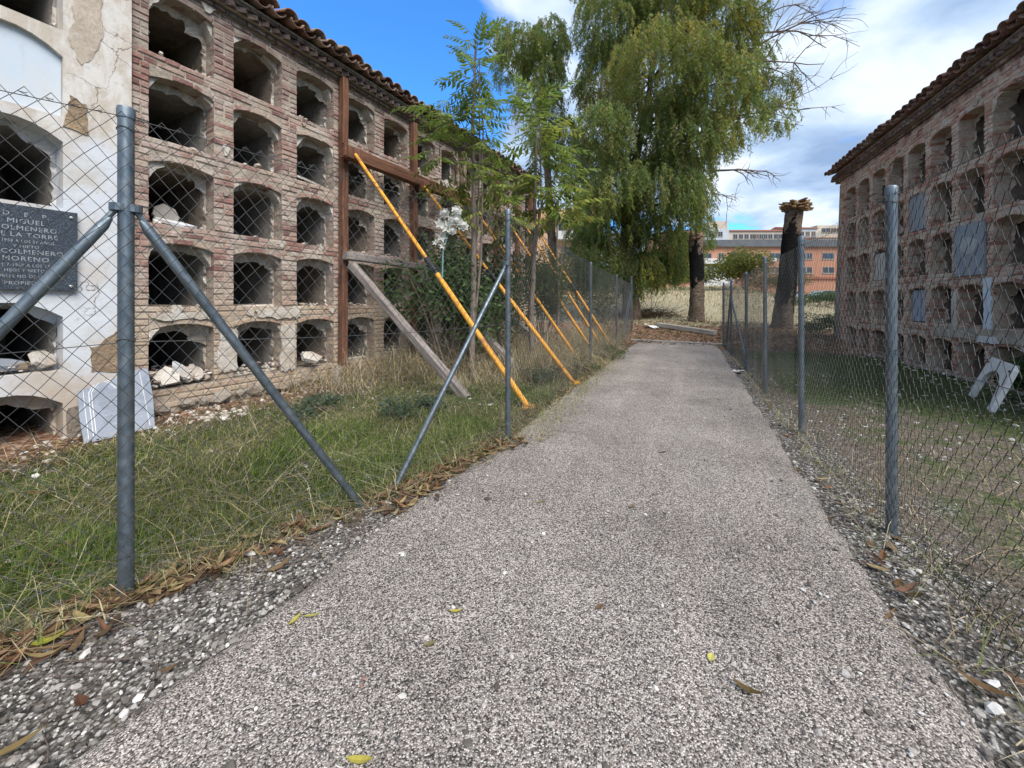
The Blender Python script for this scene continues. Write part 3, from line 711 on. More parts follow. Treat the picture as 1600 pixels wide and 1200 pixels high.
poly_patch(right, [(kx(0)-.3, .60), (kx(0)+.15, .60), (kx(0)+.1, .70), (kx(0)-.25, .69)], -.022, MAT['white_plaster'], 'plaster_patch')
for k in range(45):
    x = .3+k*.2+random.uniform(-.03, .03)
    V, F = stones_np(np.zeros((1, 3)), [1.0], .8, .18)
    o_ = ob('foundation_stone', mesh_np('foundation_stone', V, F, MAT['rough_stone']), right, (x, -.03+random.uniform(-.03, .02), -.04+random.uniform(-.03, .03)))
    o_.scale = (random.uniform(.09, .13), random.uniform(.06, .10), random.uniform(.06, .09))
for k in range(26):
    x = random.uniform(.6, 8.5); z = random.choice((1.6, 2.52, 3.42, .7, 4.4))+random.uniform(-.04, .04)
    blob_patch(right, x, z, random.uniform(.03, .08), random.uniform(-.014, -.006), MAT['mortar'], rz=random.uniform(.4, .9))
# ------------------------------------------------------------------ fences
def chain_link(name, pts, tops, root, sid=1, h0=.03, w=.062, h=.08, rad=.00135):
    """woven zig-zag wires along a polyline of ground points; tops = mesh height above ground at each point"""
    P2 = [np.array(p[:2], float) for p in pts]; seg = [np.linalg.norm(b-a) for a, b in zip(P2[:-1], P2[1:])]; cum = np.concatenate([[0], np.cumsum(seg)])
    L = cum[-1]; nk = int(L/(w/2)); H = max(tops); nj = int((H-h0)/(h/2))
    sx_ = np.interp(0, [0], [0])
    def at(s): return np.interp(s, cum, [p[0] for p in P2]), np.interp(s, cum, [p[1] for p in P2])
    k = np.arange(nk)[:, None]; jj = np.arange(nj+1)[None]
    par = (k+jj) % 2
    s = (k+par)*(w/2)+.006*np.sin(jj*.7+k*.13)
    s = np.clip(s, 0, L)
    topz = np.interp(s, cum, tops)
    sag = .018*np.abs(np.sin(s*2.1))
    zt = topz-sag
    z = zt-(nj-jj)*(h/2)*(zt-h0)/(H-h0)
    X_, Y_ = at(s)
    ds = at(np.clip(s+.02, 0, L)); d0 = at(np.clip(s-.02, 0, L))
    dx, dy = ds[0]-d0[0], ds[1]-d0[1]; dl = np.hypot(dx, dy)+1e-9
    nx_, ny_ = dy/dl, -dx/dl
    off = .030*sid+.003*np.where(par == 1, 1, -1)+.010*(1+np.sin(s*1.7)*np.sin(z*2.2))*sid
    C = np.stack([X_+nx_*off, Y_+ny_*off, z+gz(X_, Y_)*(1-(z/1.9))], -1)
    A, B = C[:, :-1].reshape(-1, 3), C[:, 1:].reshape(-1, 3)
    V, F = tubes_np(A, B, rad)
    return tag(ob(name, mesh_np(name, V, F, MAT['wire'], None, True), root), kind='stuff')
def tubes_np(A, B, rad, n=3):
    d = B-A; d /= np.linalg.norm(d, axis=1, keepdims=True)+1e-12
    up = np.where(np.abs(d[:, 2:3]) > .95, np.array([[1., 0, 0]]), np.array([[0, 0, 1.]]))
    a = np.cross(d, up); a /= np.linalg.norm(a, axis=1, keepdims=True); b = np.cross(a, d)
    t = np.arange(n)*2*math.pi/n; r = np.broadcast_to(np.asarray(rad, float), (len(A),))[:, None, None]
    ring = (a[:, None]*np.cos(t)[None, :, None]+b[:, None]*np.sin(t)[None, :, None])*r
    V = np.stack([A[:, None]+ring, B[:, None]+ring], 1).reshape(-1, 3)
    base = (np.arange(len(A))*2*n)[:, None]; k = np.arange(n)[None]; k2 = (k+1) % n
    F = np.stack([base+k, base+k2, base+n+k2, base+n+k], -1).reshape(-1, 4)
    return V, F
def fence_post(root, x, y, h, r=.024, cap=True, lean=(0, 0)):
    z0 = gz1(x, y)
    mb = MB(); mb.tube([(x, y, z0-.1), (x+lean[0], y+lean[1], z0+h)], r, 16); o = mb.build('post', MAT['galvanised'], root); smooth_by_angle(o)
    mb = MB(); mb.tube([(x+lean[0], y+lean[1], z0+h-.035), (x+lean[0], y+lean[1], z0+h), (x+lean[0], y+lean[1], z0+h+.010), (x+lean[0], y+lean[1], z0+h+.016)], [r+.0035, r+.0035, r+.001, r*.5], 16)
    c = mb.build('post_cap', MAT['galvanised'], o); smooth_by_angle(c)
    for f in (.96, .53, .09):
        mb = MB(); zz0 = z0+h*f; a0 = random.uniform(0, 6)
        mb.tube([(x+(r+.003)*math.cos(a0+t), y+(r+.003)*math.sin(a0+t), zz0+.006*math.sin(2*t)) for t in np.linspace(0, 6.3, 15)]+[(x+(r+.03)*math.cos(a0+.4), y+(r+.03)*math.sin(a0+.4), zz0+.012)], .0018, 4); mb.build('tie_wire', MAT['wire'], o)
    return o
def fence_brace(root, a, b, r=.021):
    a, b = Vector(a), Vector(b); d = (b-a).normalized(); mb = MB()
    mb.tube([a, a+d*.04, a+d*.11, b], [r*.45, r*.95, r, r], 14); o = mb.build('brace', MAT['galvanised'], root); smooth_by_angle(o)
    mb = MB(); mb.tube([a-d*.035+Vector((0, 0, .012)), a+d*.06+Vector((0, 0, .012))], .011, 8); mb.tube([a-d*.045+Vector((0, 0, -.008)), a-d*.045+Vector((0, 0, .022))], .0295, 14); mb.build('brace_clamp', MAT['galvanised'], o)
def line_wire(root, pts, hs, r=.0018):
    mb = MB()
    for (p, q, h1, h2) in zip(pts[:-1], pts[1:], hs[:-1], hs[1:]):
        n = 8; L = []
        for i in range(n+1):
            u = i/n; x, y = p[0]+(q[0]-p[0])*u, p[1]+(q[1]-p[1])*u; L.append((x, y, h1+(h2-h1)*u-.03*math.sin(math.pi*u)))
        mb.tube(L, r, 4)
    mb.build('line_wire', MAT['wire'], root)
fenL = empty('chain_link_fence', (-1.604, 1.596, 0)); tag(fenL, 'galvanised chain link fence with thick braced corner post along the left of the path', 'fence')
def rel(root, p): return (p[0]-root.location[0], p[1]-root.location[1], p[2]-root.location[2])
# built at the origin, then shifted under its root
def shift(root):
    for c in root.children:
        c.location = Vector(c.location)-Vector(root.location)
LP = [(-2.70, .39), (-1.604, 1.596), (-.035, 3.33), (1.46, 7.13), (2.75, 10.1), (4.36, 14.0)]
for i, (x, y) in enumerate(LP):
    fence_post(fenL, x, y, 2.03 if i < 3 else 1.98, .026 if i < 2 else .024)
LT = [1.975, 1.985, 1.96, 1.93, 1.90, 1.90]
chain_link('wire_mesh', LP, LT, fenL)
for f_ in (0.995, 0.53, .08):
    line_wire(fenL, LP, [t*f_+gz1(*p)*(1-f_) for t, p in zip(LT, LP)])
mb = MB()      # twisted wire ends along the top
for k in range(170):
    s_ = k*.062; a = np.array(LP[0]); 
    L1 = [np.linalg.norm(np.array(q)-np.array(p)) for p, q in zip(LP[:-1], LP[1:])]; cu = np.concatenate([[0], np.cumsum(L1)])
    if s_ > 7.5: break
    x, y = np.interp(s_, cu, [p[0] for p in LP]), np.interp(s_, cu, [p[1] for p in LP]); zt_ = np.interp(s_, cu, LT)-.02
    a = random.uniform(0, 3); pts_ = [(x+.012*math.cos(a+t*1.6), y+.012*math.sin(a+t*1.6), zt_+.003*t+.006*math.sin(t*1.6)) for t in range(5)]
    mb.tube(pts_, .0014, 4)
mb.build('wire_knots', MAT['wire'], fenL)['kind'] = 'stuff'
d1 = Vector((1.57, 1.734, 0)).normalized(); p1 = Vector((-1.604, 1.596, 0))
fence_brace(fenL, p1+d1*.045+Vector((0, 0, 1.55)), p1+d1*1.02+Vector((0, 0, -.05)))
fence_brace(fenL, p1-d1*.045+Vector((0, 0, 1.55)), p1-d1*1.02+Vector((0, 0, -.05)))
p2 = Vector((-.035, 3.33, 0))
fence_brace(fenL, p2-d1*.045+Vector((0, 0, 1.50)), p2-d1*1.12+Vector((0, 0, -.05)), .019)
p5 = Vector((4.36, 14.0, gz1(4.36, 14.0))); d2 = Vector((1.61, 3.9, 0)).normalized()
fence_brace(fenL, p5-d2*.05+Vector((0, 0, 1.4)), p5-d2*2.6+Vector((0, 0, -.1)), .019)
fence_brace(fenL, p5+Vector((-.05, 0, 1.4)), p5+Vector((-.45, -.35, -.1)), .019)
shift(fenL)
fenR = empty('chain_link_fence', (2.026, 2.05, 0)); tag(fenR, 'galvanised chain link fence along the right of the path with fish scale looking mesh', 'fence')
RP = [(1.25, .32), (2.026, 2.05), (2.727, 3.62), (3.44, 5.22), (4.35, 7.13), (5.25, 9.2), (5.95, 10.8)]
for i, (x, y) in enumerate(RP): fence_post(fenR, x, y, 1.84 if i < 4 else 1.80)
RT = [1.79, 1.79, 1.75, 1.74, 1.72, 1.72, 1.72]
chain_link('wire_mesh', RP, RT, fenR, -1)
for f_ in (.995, .53, .08): line_wire(fenR, RP, [t*f_+gz1(*p)*(1-f_) for t, p in zip(RT, RP)])
d3 = Vector((.9, 2.07, 0)).normalized(); p6 = Vector((5.25, 9.2, 0))
fence_brace(fenR, p6-d3*.05+Vector((0, 0, 1.3)), p6-d3*2.6+Vector((0, 0, -.05)), .02)
fence_brace(fenR, p6+d3*.05+Vector((0, 0, 1.5)), p6+d3*1.1+Vector((0, 0, -.05)), .02)
shift(fenR)

# ------------------------------------------------------------------ shoring on the left wall
def LWp(s, n, z): return LW @ Vector((s, -n, z))
def beam(name, a, b, w, h, mat, label, cat, group=None, up=Vector((0, 0, 1)), jag=.004):
    """a squared timber from a to b, an object with its own axis along z so that the grain runs lengthwise"""
    a, b = Vector(a), Vector(b); d = b-a; L = d.length; d.normalize()
    x_ = d.cross(up); x_ = Vector((1, 0, 0)) if x_.length < .01 else x_.normalized(); y_ = d.cross(x_).normalized()
    mb = MB(); n = max(3, int(L/.25)); c = min(w, h)*.12; o = 0; tw = random.uniform(-.03, .03)
    ring0 = [(-w/2+c, -h/2), (w/2-c, -h/2), (w/2, -h/2+c), (w/2, h/2-c), (w/2-c, h/2), (-w/2+c, h/2), (-w/2, h/2-c), (-w/2, -h/2+c)]
    for i in range(n+1):
        bx, by = random.uniform(-jag, jag), random.uniform(-jag, jag)
        for (p, q) in ring0: mb.v.append((p+bx+random.uniform(-jag, jag)*.5, q+by+random.uniform(-jag, jag)*.5, L*i/n+(random.uniform(-.01, .01) if i in (0, n) else 0)))
    for i in range(n):
        for k in range(8): mb.f.append([i*8+k, i*8+(k+1) % 8, (i+1)*8+(k+1) % 8, (i+1)*8+k]); mb.m.append(0)
    mb.f += [list(range(8))[::-1], [n*8+k for k in range(8)]]; mb.m += [0, 0]
    o = mb.build(name, mat); o.matrix_world = Matrix((( x_.x, y_.x, d.x, a.x), (x_.y, y_.y, d.y, a.y), (x_.z, y_.z, d.z, a.z), (0, 0, 0, 1)))
    return tag(o, label, cat, group)
wallup = LW.to_3x3() @ Vector((0, -1, 0))
posts = [(6.88, 4.72, 'red_timber', 'reddish brown upright timber against the brick wall, nearest and widest of the row'), (8.46, 4.66, 'red_timber', 'reddish brown upright timber behind the second yellow prop from the near end'),
         (10.06, 4.66, 'old_timber', 'weathered upright timber on the brick wall just left of the tall pale sapling'), (11.58, 4.64, 'red_timber', 'upright timber on the brick wall above the left fence post with the brace'), (12.75, 4.64, 'red_timber', 'thin far upright timber on the brick wall, second from the far end'), (13.62, 4.6, 'red_timber', 'farthest upright timber at the far end of the left brick wall')]
for (s_, zt_, m_, l_) in posts:
    beam('timber_post', LWp(s_, .075, gz1(*LWp(s_, .1, 0)[:2])-.05), LWp(s_+random.uniform(-.01, .02), .075, zt_), .105, .12, MAT[m_], l_, 'timber post', 'timber posts against the left wall', wallup)
beam('timber_beam', LWp(6.74, .235, 3.52), LWp(10.1, .235, 3.50), .13, .20, MAT['red_timber'], 'reddish brown horizontal beam with rough edge across the near timber posts of the wall', 'beam')
beam('timber_beam', LWp(10.12, .235, 3.49), LWp(13.95, .235, 3.52), .12, .18, MAT['old_timber'], 'weathered grey brown horizontal beam across the far timber posts of the wall', 'beam')
beam('timber_beam', LWp(6.80, .215, 1.93), LWp(8.62, .215, 1.90), .11, .12, MAT['grey_timber'], 'short grey horizontal beam low on the wall between the first two timber posts', 'beam')
beam('timber_beam', LWp(8.66, .215, 1.90), LWp(10.3, .215, 1.92), .11, .12, MAT['grey_timber'], 'short grey horizontal beam behind the dark bush on the left wall', 'beam')
for (s_, r_, l_) in ((6.92, 2.25, 'grey squared timber shore leaning from the first timber post down to the dry grass'), (8.50, 2.3, 'grey timber shore leaning behind the dark green bush'), (10.1, 2.2, 'grey timber shore leaning behind the second fence post')):
    f_ = LWp(s_, r_+.15, 0); beam('timber_shore', LWp(s_, .22, 1.80), (f_[0], f_[1], gz1(f_[0], f_[1])-.03), .115, .115, MAT['grey_timber'], l_, 'timber shore', 'raking timber shores')
blocks = []
plab = ['nearest yellow steel prop, starting at the first timber post', 'second nearest yellow steel prop, running behind the white flowers', 'third nearest yellow steel prop, crossing behind the second fence post', 'yellow steel prop fourth from the near end, its foot in dry grass', 'yellow steel prop second from the far end of the row', 'farthest yellow steel prop in the row beside the far fence post']
for i, (s_, r_) in enumerate(((6.90, 3.0), (8.46, 3.0), (10.06, 2.62), (11.6, 2.42), (12.78, 2.3), (13.6, 2.3))):
    a = LWp(s_, .32, 3.50 if i == 0 else 3.42); f_ = LWp(s_, .3+r_, 0); b = Vector((f_[0], f_[1], gz1(f_[0], f_[1])))
    root = empty('steel_prop', b); tag(root, plab[i], 'prop', 'yellow steel props holding up the left wall')
    A = a-b; d = A.normalized(); L = A.length
    mid = .47
    mb = MB(); mb.tube([d*.03, d*(L*mid-.02)], .034, 12); o = mb.build('outer_tube', MAT['yellow_paint'], root); smooth_by_angle(o)
    mb = MB(); mb.tube([d*(L*mid+.02), d*(L-.02)], .0265, 12); o = mb.build('inner_tube', MAT['yellow_paint'], root); smooth_by_angle(o)
    mb = MB(); mb.tube([d*(L*mid-.05), d*(L*mid+.24)], .036, 12); mb.tube([d*(L*mid+.0), d*(L*mid+.03)], .05, 12); o = mb.build('collar', MAT['black_collar'], root); smooth_by_angle(o)
    mb = MB(); s1 = d.cross(Vector((0, 0, 1))).normalized(); mb.tube([d*(L*mid+.1)-s1*.1, d*(L*mid+.1)+s1*.1], .008, 6); mb.build('pin', MAT['black_collar'], root)
    mb = MB(); mb.box(-.08, .08, -.08, .08, -.02, .03); mb.build('foot_plate', MAT['yellow_paint'], root)
    hp = LWp(s_, .315, a[2]); 
    o = MB(); o.box(-.13 if i == 0 else -.07, .13 if i == 0 else .07, -.02, .055, -.09, .09, .004); hb = o.build('head_block', MAT['red_timber'], root); hb.location = Vector(hp)-b; hb.rotation_euler = (0, 0, LA)

# ------------------------------------------------------------------ plaques and slabs
def text_part(parent, body, x, z, y, size, mat, name='lettering', ext=.0015, sx=1.0):
    cu = bpy.data.curves.new(name, 'FONT'); cu.body = body; cu.size = size; cu.extrude = ext; cu.align_x = 'CENTER'; cu.resolution_u = 2; cu.space_character = 1.12
    o = bpy.data.objects.new(name, cu); cu.materials.append(mat); COL.objects.link(o); bpy.context.view_layer.update()
    me = bpy.data.meshes.new_from_object(o); bpy.data.objects.remove(o); me.name = name
    return ob(name, me, parent, (x, y, z), (math.pi/2, 0, 0)) if sx == 1 else scaled(ob(name, me, parent, (x, y, z), (math.pi/2, 0, 0)), sx)
def scaled(o, sx): o.scale = (sx, 1, 1); return o
pl = empty('memorial_plaque', tuple(LW @ Vector((3.78, -.075, 1.67))), LA); tag(pl, 'dark speckled granite memorial plaque with raised lettering on the white plaster', 'plaque')
mb = MB(); mb.box(-.30, .275, -.018, .022, -.355, .355); mb.build('slab', MAT['granite'], pl)
for (bx, bz) in ((.235, .305), (.235, -.315), (-.26, .305), (-.26, -.315)):
    mb = MB(); mb.tube([(bx, -.019, bz), (bx, -.030, bz), (bx, -.038, bz)], [.015, .013, .003], 10); mb.build('bolt', MAT['chrome'], pl)
lines = [('D.   E.   P.', .262, .050), ('MIGUEL', .203, .052), ('COLMENERO', .146, .050), ('DE LA TORRE', .090, .050), ('\u2020 1958 A LOS 51 A\u00d1OS', .043, .032), ('Y NIETO', .000, .032), ('D. COLMENERO', -.052, .050), ('MORENO', -.112, .052), ('\u2020 7-1960 A LOS 17', -.160, .034), ('HIJOS Y NIETOS', -.204, .034), ('FAMILIA NO OS OLVIDA', -.254, .034), ('PROPIEDAD', -.312, .038)]
for (t_, z_, sz_) in lines: text_part(pl, t_, -.02, z_, -.0185, sz_*1.06, MAT['plaque_letter'], sx=.82 if len(t_) > 12 else 1.0)

def slab_obj(name, c, mat, th, label, cat):
    """four corners BL, BR, TR, TL -> root with local x along the bottom, z up the slope, y into the back"""
    BL, BR, TR, TL = [Vector(v) for v in c]; x_ = (BR-BL); W = x_.length; x_.normalize(); up = ((TL+TR)/2-(BL+BR)/2); up -= x_*up.dot(x_); H = up.length; up.normalize(); y_ = up.cross(x_).normalized()
    root = bpy.data.objects.new(name, None); link(root); root.matrix_world = Matrix(((x_.x, y_.x, up.x, BL.x), (x_.y, y_.y, up.y, BL.y), (x_.z, y_.z, up.z, BL.z), (0, 0, 0, 1)))
    tag(root, label, cat); return root, W, H
g0 = lambda x, y: gz1(x, y)+.01
sl, W, H = slab_obj('marble_slab', ((-3.70, 3.32, g0(-3.70, 3.32)), (-3.37, 3.63, g0(-3.37, 3.63)-.03), (-3.80, 3.98, .52), (-4.10, 3.53, .47)), None, .03, 'pale blue white marble headstone slab leaning on the foot of the wall behind the fence post', 'slab')
mb = MB(); poly = [(0, 0), (W, .0), (W+.03, H*.5), (W+.035, H-.02), (W+.01, H), (.02, H), (0, H-.02), (-.01, H*.4)]; mb.prism(poly, 0, .03, .0); mb.build('slab', MAT['marble_blue'], sl); sl.matrix_world = sl.matrix_world @ Matrix.Rotation(math.radians(-8), 4, 'Y')
mb = MB()
for off in (.0, .018):
    a0, a1 = .06+off, W*.58-off; zs_ = H*.70
    pts_ = [(a0, -.002, .05)]+[(a0, -.002, zs_*u) for u in (.5, .8)]+[(a0+(a1-a0)*u, -.002, zs_+(H*.20-off)*math.sin(math.pi*u)**.7) for u in np.linspace(.02, .98, 12)]+[(a1, -.002, zs_*u) for u in (.8, .5)]
    mb.tube(pts_[:-2], .0035, 5)
mb.tube([(.03, -.002, .03), (.03, -.002, H-.04), (W-.03, -.002, H-.04), (W-.03, -.002, .03)], .003, 5); mb.build('carved_arch', MAT['marble_white'], sl)
mb = MB()
for r_ in range(7):
    x = .12+random.uniform(0, .03); z_ = H*.62-r_*H*.075
    while x < W-.1:
        l = random.uniform(.008, .02); mb.box(x, x+l, -.0025, .001, z_, z_+.014); x += l+.006
mb.build('worn_inscription', MAT['slab_grey'], sl)
fr_, W, H = slab_obj('marble_frame', ((6.08, 5.12, g0(6.08, 5.12)), (5.42, 4.36, g0(5.42, 4.36)), (5.72, 4.36, .52), (6.30, 5.15, .50)), None, .04, 'white marble arch shaped niche frame leaning in the grass before the right wall', 'frame')
mb = MB(); t_ = .13; n = 12; out = [(0, 0), (0, H*.6), (.03, H), (W-.02, H), (W, H*.5), (W, 0)]
inn = [(W-t_, 0), (W-t_*1.15, H*.34)]+[(W/2+(W/2-t_*1.15)*math.cos(math.pi*i/n), H*.34+H*.42*math.sin(math.pi*i/n)) for i in range(1, n)]+[(t_*1.15, H*.34), (t_, 0)]
poly = out+inn
# build as quads between outer and inner outline
def ring_quads(mb, outer, inner, y0, y1):
    k = len(inner)
    cum = [0]
    for p, q in zip(outer[:-1], outer[1:]): cum.append(cum[-1]+math.hypot(q[0]-p[0], q[1]-p[1]))
    ci = [0]
    for p, q in zip(inner[:-1], inner[1:]): ci.append(ci[-1]+math.hypot(q[0]-p[0], q[1]-p[1]))
    oo = []
    for c in ci:
        s_ = c/ci[-1]*cum[-1]; oo.append((np.interp(s_, cum, [p[0] for p in outer]), np.interp(s_, cum, [p[1] for p in outer])))
    for i in range(k-1):
        a, b_, c_, d_ = oo[i], oo[i+1], inner[i+1], inner[i]
        mb.hexa([(a[0], y0, a[1]), (b_[0], y0, b_[1]), (a[0], y1, a[1]), (b_[0], y1, b_[1]), (d_[0], y0, d_[1]), (c_[0], y0, c_[1]), (d_[0], y1, d_[1]), (c_[0], y1, c_[1])])
ring_quads(mb, out, inn[::-1], 0, .045); mb.build('arch_frame', MAT['marble_white'], fr_)
for (bx, bz) in ((.07, H-.07), (W-.07, H-.08)):
    mb = MB(); mb.tube([(bx, -.012, bz), (bx, .002, bz)], .012, 8); mb.build('bolt', MAT['black_collar'], fr_)
mp = empty('niche_slab', tuple(RW @ Vector((kx(1)+.285, -.03, 2.07))), RA); tag(mp, 'grey marble niche slab with faded oval mark fixed to the right brick wall', 'slab')
mb = MB(); mb.box(-.34, .34, -.0, .028, -.42, .41); mb.build('slab', MAT['slab_grey'], mp)
mb = MB(); poly = [(.0+.20*math.cos(t)*(1+.15*math.sin(3*t)), .06+.15*math.sin(t)*(1+.2*math.cos(2*t+1))) for t in np.linspace(0, 2*math.pi, 22)[:-1]]; mb.prism(poly, -.004, .001); mb.build('faded_mark', MAT['slab_mark'], mp)
for (bx, bz) in ((.28, .35), (.28, -.36), (-.28, .35), (-.28, -.36)):
    mb = MB(); mb.tube([(bx, -.002, bz), (bx, -.014, bz), (bx, -.02, bz)], [.014, .012, .003], 10); mb.build('bolt', MAT['chrome'], mp)

# ------------------------------------------------------------------ rubble
def stone_obj(name, loc, size, mat, label, cat, group=None, rot=None):
    V, F = stones_np(np.zeros((1, 3)), [1.0], .8, .22); o = ob(name, mesh_np(name, V, F, mat), None, loc, rot or (random.uniform(-.4, .4), random.uniform(-.4, .4), random.uniform(0, 6)))
    o.scale = size; return tag(o, label, cat, group)
def on_left(s, n, z): return tuple(LW @ Vector((s, -n, z)))
def slabpiece(loc, rz, w, h, t, tilt, mat, label, name='broken_slab'):
    mb = MB(); k = random.randint(5, 7); poly = [(w/2*random.uniform(.75, 1.1)*math.cos(2*math.pi*i/k), h/2*random.uniform(.75, 1.1)*math.sin(2*math.pi*i/k)) for i in range(k)]
    mb.prism(poly, -t/2, t/2); return tag(mb.build(name, mat, None, loc, (tilt[0], tilt[1], rz)), label, 'broken slab')
slabpiece(on_left(4.86, -.16, 2.11), LA, .42, .22, .03, (-1.2, .1, 0), MAT['white_plaster'], 'broken white plaster slab lying in the niche right of the corner post brace')
slabpiece(on_left(4.80, -.22, 2.20), LA, .30, .24, .03, (-.3, .2, 0), MAT['niche_plaster'], 'grey broken slab standing in the niche beside white plaster')
slabpiece(on_left(4.90, -.06, .42), LA, .34, .13, .03, (-.5, .9, 0), MAT['white_plaster'], 'broken white strip standing in the lowest niche heap by the marble slab')
slabpiece(on_left(4.76, -.05, .40), LA, .26, .28, .03, (-.7, -.4, 0), MAT['patch_plaster'], 'beige broken slab leaning at the left of the lowest niche heap')
slabpiece(on_left(5.02, -.10, .40), LA, .24, .2, .03, (-.6, .5, 0), MAT['patch_plaster'], 'beige broken slab at the right of the lowest niche heap')
slabpiece(on_left(6.38, .02, .42), LA, .34, .26, .05, (-.9, .2, 0), MAT['patch_plaster'], 'big beige plaster chunk in the lowest niche left of the first timber post')
slabpiece(on_left(6.60, .34, .12), LA, .22, .5, .05, (-.6, .5, 0), MAT['rough_stone'], 'grey broken slab propped on the ground at the foot of the first timber post')
slabpiece(on_left(6.42, -.05, 2.99), LA, .5, .12, .03, (-1.3, .15, 0), MAT['white_plaster'], 'long white slab lying on a niche sill left of the first timber post')
slabpiece(on_left(3.62, -.10, .68), LA, .34, .2, .05, (-1.2, .1, 0), MAT['slab_grey'], 'grey slab lying in the low plastered niche under the plaque')
slabpiece(on_left(3.88, -.06, .70), LA, .2, .2, .04, (-.9, .7, 0), MAT['patch_plaster'], 'tilted beige slab in the low plastered niche under the plaque')
beam('wood_block', on_left(3.52, -.10, .65), on_left(3.80, -.10, .66), .10, .06, MAT['old_timber'], 'dark wooden block in the rubble of the low plastered niche', 'wood block')
Pp, Sz = [], []
for (a, b) in LC[:11]:
    for ri, (s_, c_) in enumerate(LR):
        for _ in range(random.choice((3, 10, 18, 34)) if ri else random.choice((14, 30, 50))):
            Pp.append(LW @ Vector((random.uniform(a, b), random.uniform(.0, .35), s_+random.uniform(0, .03)+(.10*random.random() if ri == 0 else 0)))); Sz.append(random.uniform(.008, .03) if random.random() < .8 else random.uniform(.025, .05))
for _ in range(90):
    Pp.append(LW @ Vector((random.uniform(4.62, 5.15), random.uniform(-.01, .6), .30+random.uniform(0, .16)))); Sz.append(random.uniform(.012, .05))
for _ in range(50):
    Pp.append(LW @ Vector((random.uniform(3.4, 3.95), random.uniform(-.03, .5), .61+random.uniform(0, .05)))); Sz.append(random.uniform(.01, .035))
for _ in range(420):
    s_ = random.uniform(2.4, 13); n_ = abs(random.gauss(0, .38))+.03; w = LW @ Vector((s_, -n_, 0)); Pp.append(Vector((w.x, w.y, gz1(w.x, w.y)+.006))); Sz.append(random.uniform(.008, .035))
for _ in range(60):
    s_ = random.gauss(4.95, .16); n_ = .62+random.gauss(0, .09); w = LW @ Vector((s_, -n_, 0)); Pp.append(Vector((w.x, w.y, gz1(w.x, w.y)+.015))); Sz.append(random.uniform(.01, .04))
V, F = stones_np(np.array([tuple(p) for p in Pp]), np.array(Sz), .7, .3); tag(ob('rubble', mesh_np('rubble', V, F, MAT['rubble'])), kind='stuff')
Pp, Sz = [], []
for (a, b) in RC:
    for ri, (s_, c_) in enumerate(RR):
        for _ in range(random.choice((0, 3, 8, 14))):
            Pp.append(RW @ Vector((random.uniform(a, b), random.uniform(.0, .3), s_+random.uniform(0, .03)))); Sz.append(random.uniform(.008, .03))
for _ in range(260):
    w = RW @ Vector((random.uniform(.0, 9), -abs(random.gauss(0, .4))-.03, 0)); Pp.append(Vector((w.x, w.y, gz1(w.x, w.y)+.006))); Sz.append(random.uniform(.008, .035))
V, F = stones_np(np.array([tuple(p) for p in Pp]), np.array(Sz), .7, .3); tag(ob('rubble', mesh_np('rubble', V, F, MAT['rubble'])), kind='stuff')

# ------------------------------------------------------------------ verge gravel
def scatter(n, f, lo, hi):
    out = []
    while sum(len(o) for o in out) < n:
        x = rng.uniform(lo[0], hi[0], n*3); y = rng.uniform(lo[1], hi[1], n*3)**1.0; k = rng.random(n*3) < f(x, y); out.append(np.stack([x[k], y[k]], 1))
    return np.concatenate(out)[:n]
A = scatter(9500, lambda x, y: ((x > fence_left_x(y)-.12-.25*vnoise(x, y, 3, 21)) & (x < path_l(y)+.08*vnoise(x, y, 5, 71)))*np.clip(1.6/y, 0, 1), (-3, .45), (1.6, 6))
B = scatter(4200, lambda x, y: ((x > path_r(y)-.035*vnoise(x, y, 5, 72)) & (x < fence_right_x(y)+.5*vnoise(x, y, 2, 22)))*np.clip(2/y, 0, 1), (.8, .3), (5, 8))
C_ = scatter(2300, lambda x, y: (x > fence_right_x(y))*(wall_n(x, y) > 0)*np.clip(1.7/y, 0, 1)*(.12+1.0*(vnoise(x, y, 1.1, 23) > .55)), (1.2, .6), (6.5, 9))
Dd = scatter(500, lambda x, y: ((x < fence_left_x(y)-.1) & (wall_n(x, y) > .2))*.8, (-4.4, 1), (1.5, 6))
AB = np.concatenate([A, B, C_, Dd]); sz = np.concatenate([rng.gamma(1.7, .0019, len(A))+.002, rng.gamma(1.7, .0020, len(B))+.002, rng.gamma(3, .0024, len(C_))+.003, rng.gamma(3, .004, len(Dd))+.005]); sz = np.minimum(sz, .026)
onp = (AB[:, 0] > path_l(AB[:, 1])) & (AB[:, 0] < path_r(AB[:, 1])); V, F = stones_np(np.column_stack([AB, np.where(onp, np.maximum(gz(AB[:, 0], AB[:, 1]), -.004), gz(AB[:, 0], AB[:, 1]))+.002]), sz, .7, .25); tag(ob('gravel', mesh_np('gravel', V, F, MAT['pebble'])), kind='stuff')
E_ = scatter(900, lambda x, y: ((x > path_l(y)+.05) & (x < path_r(y)-.05))*np.clip(1.3/y, 0, 1), (-1.4, .75), (4, 6))
V, F = stones_np(np.column_stack([E_, np.full(len(E_), .013)]), rng.gamma(3, .0016, len(E_))+.002, .6, .25); tag(ob('loose_stones', mesh_np('loose_stones', V, F, MAT['pebble'])), kind='stuff')
def gp(px, py, z=0.0): y = 600*(1.2-z)/(py-474); return ((px-800)/600*y, y)
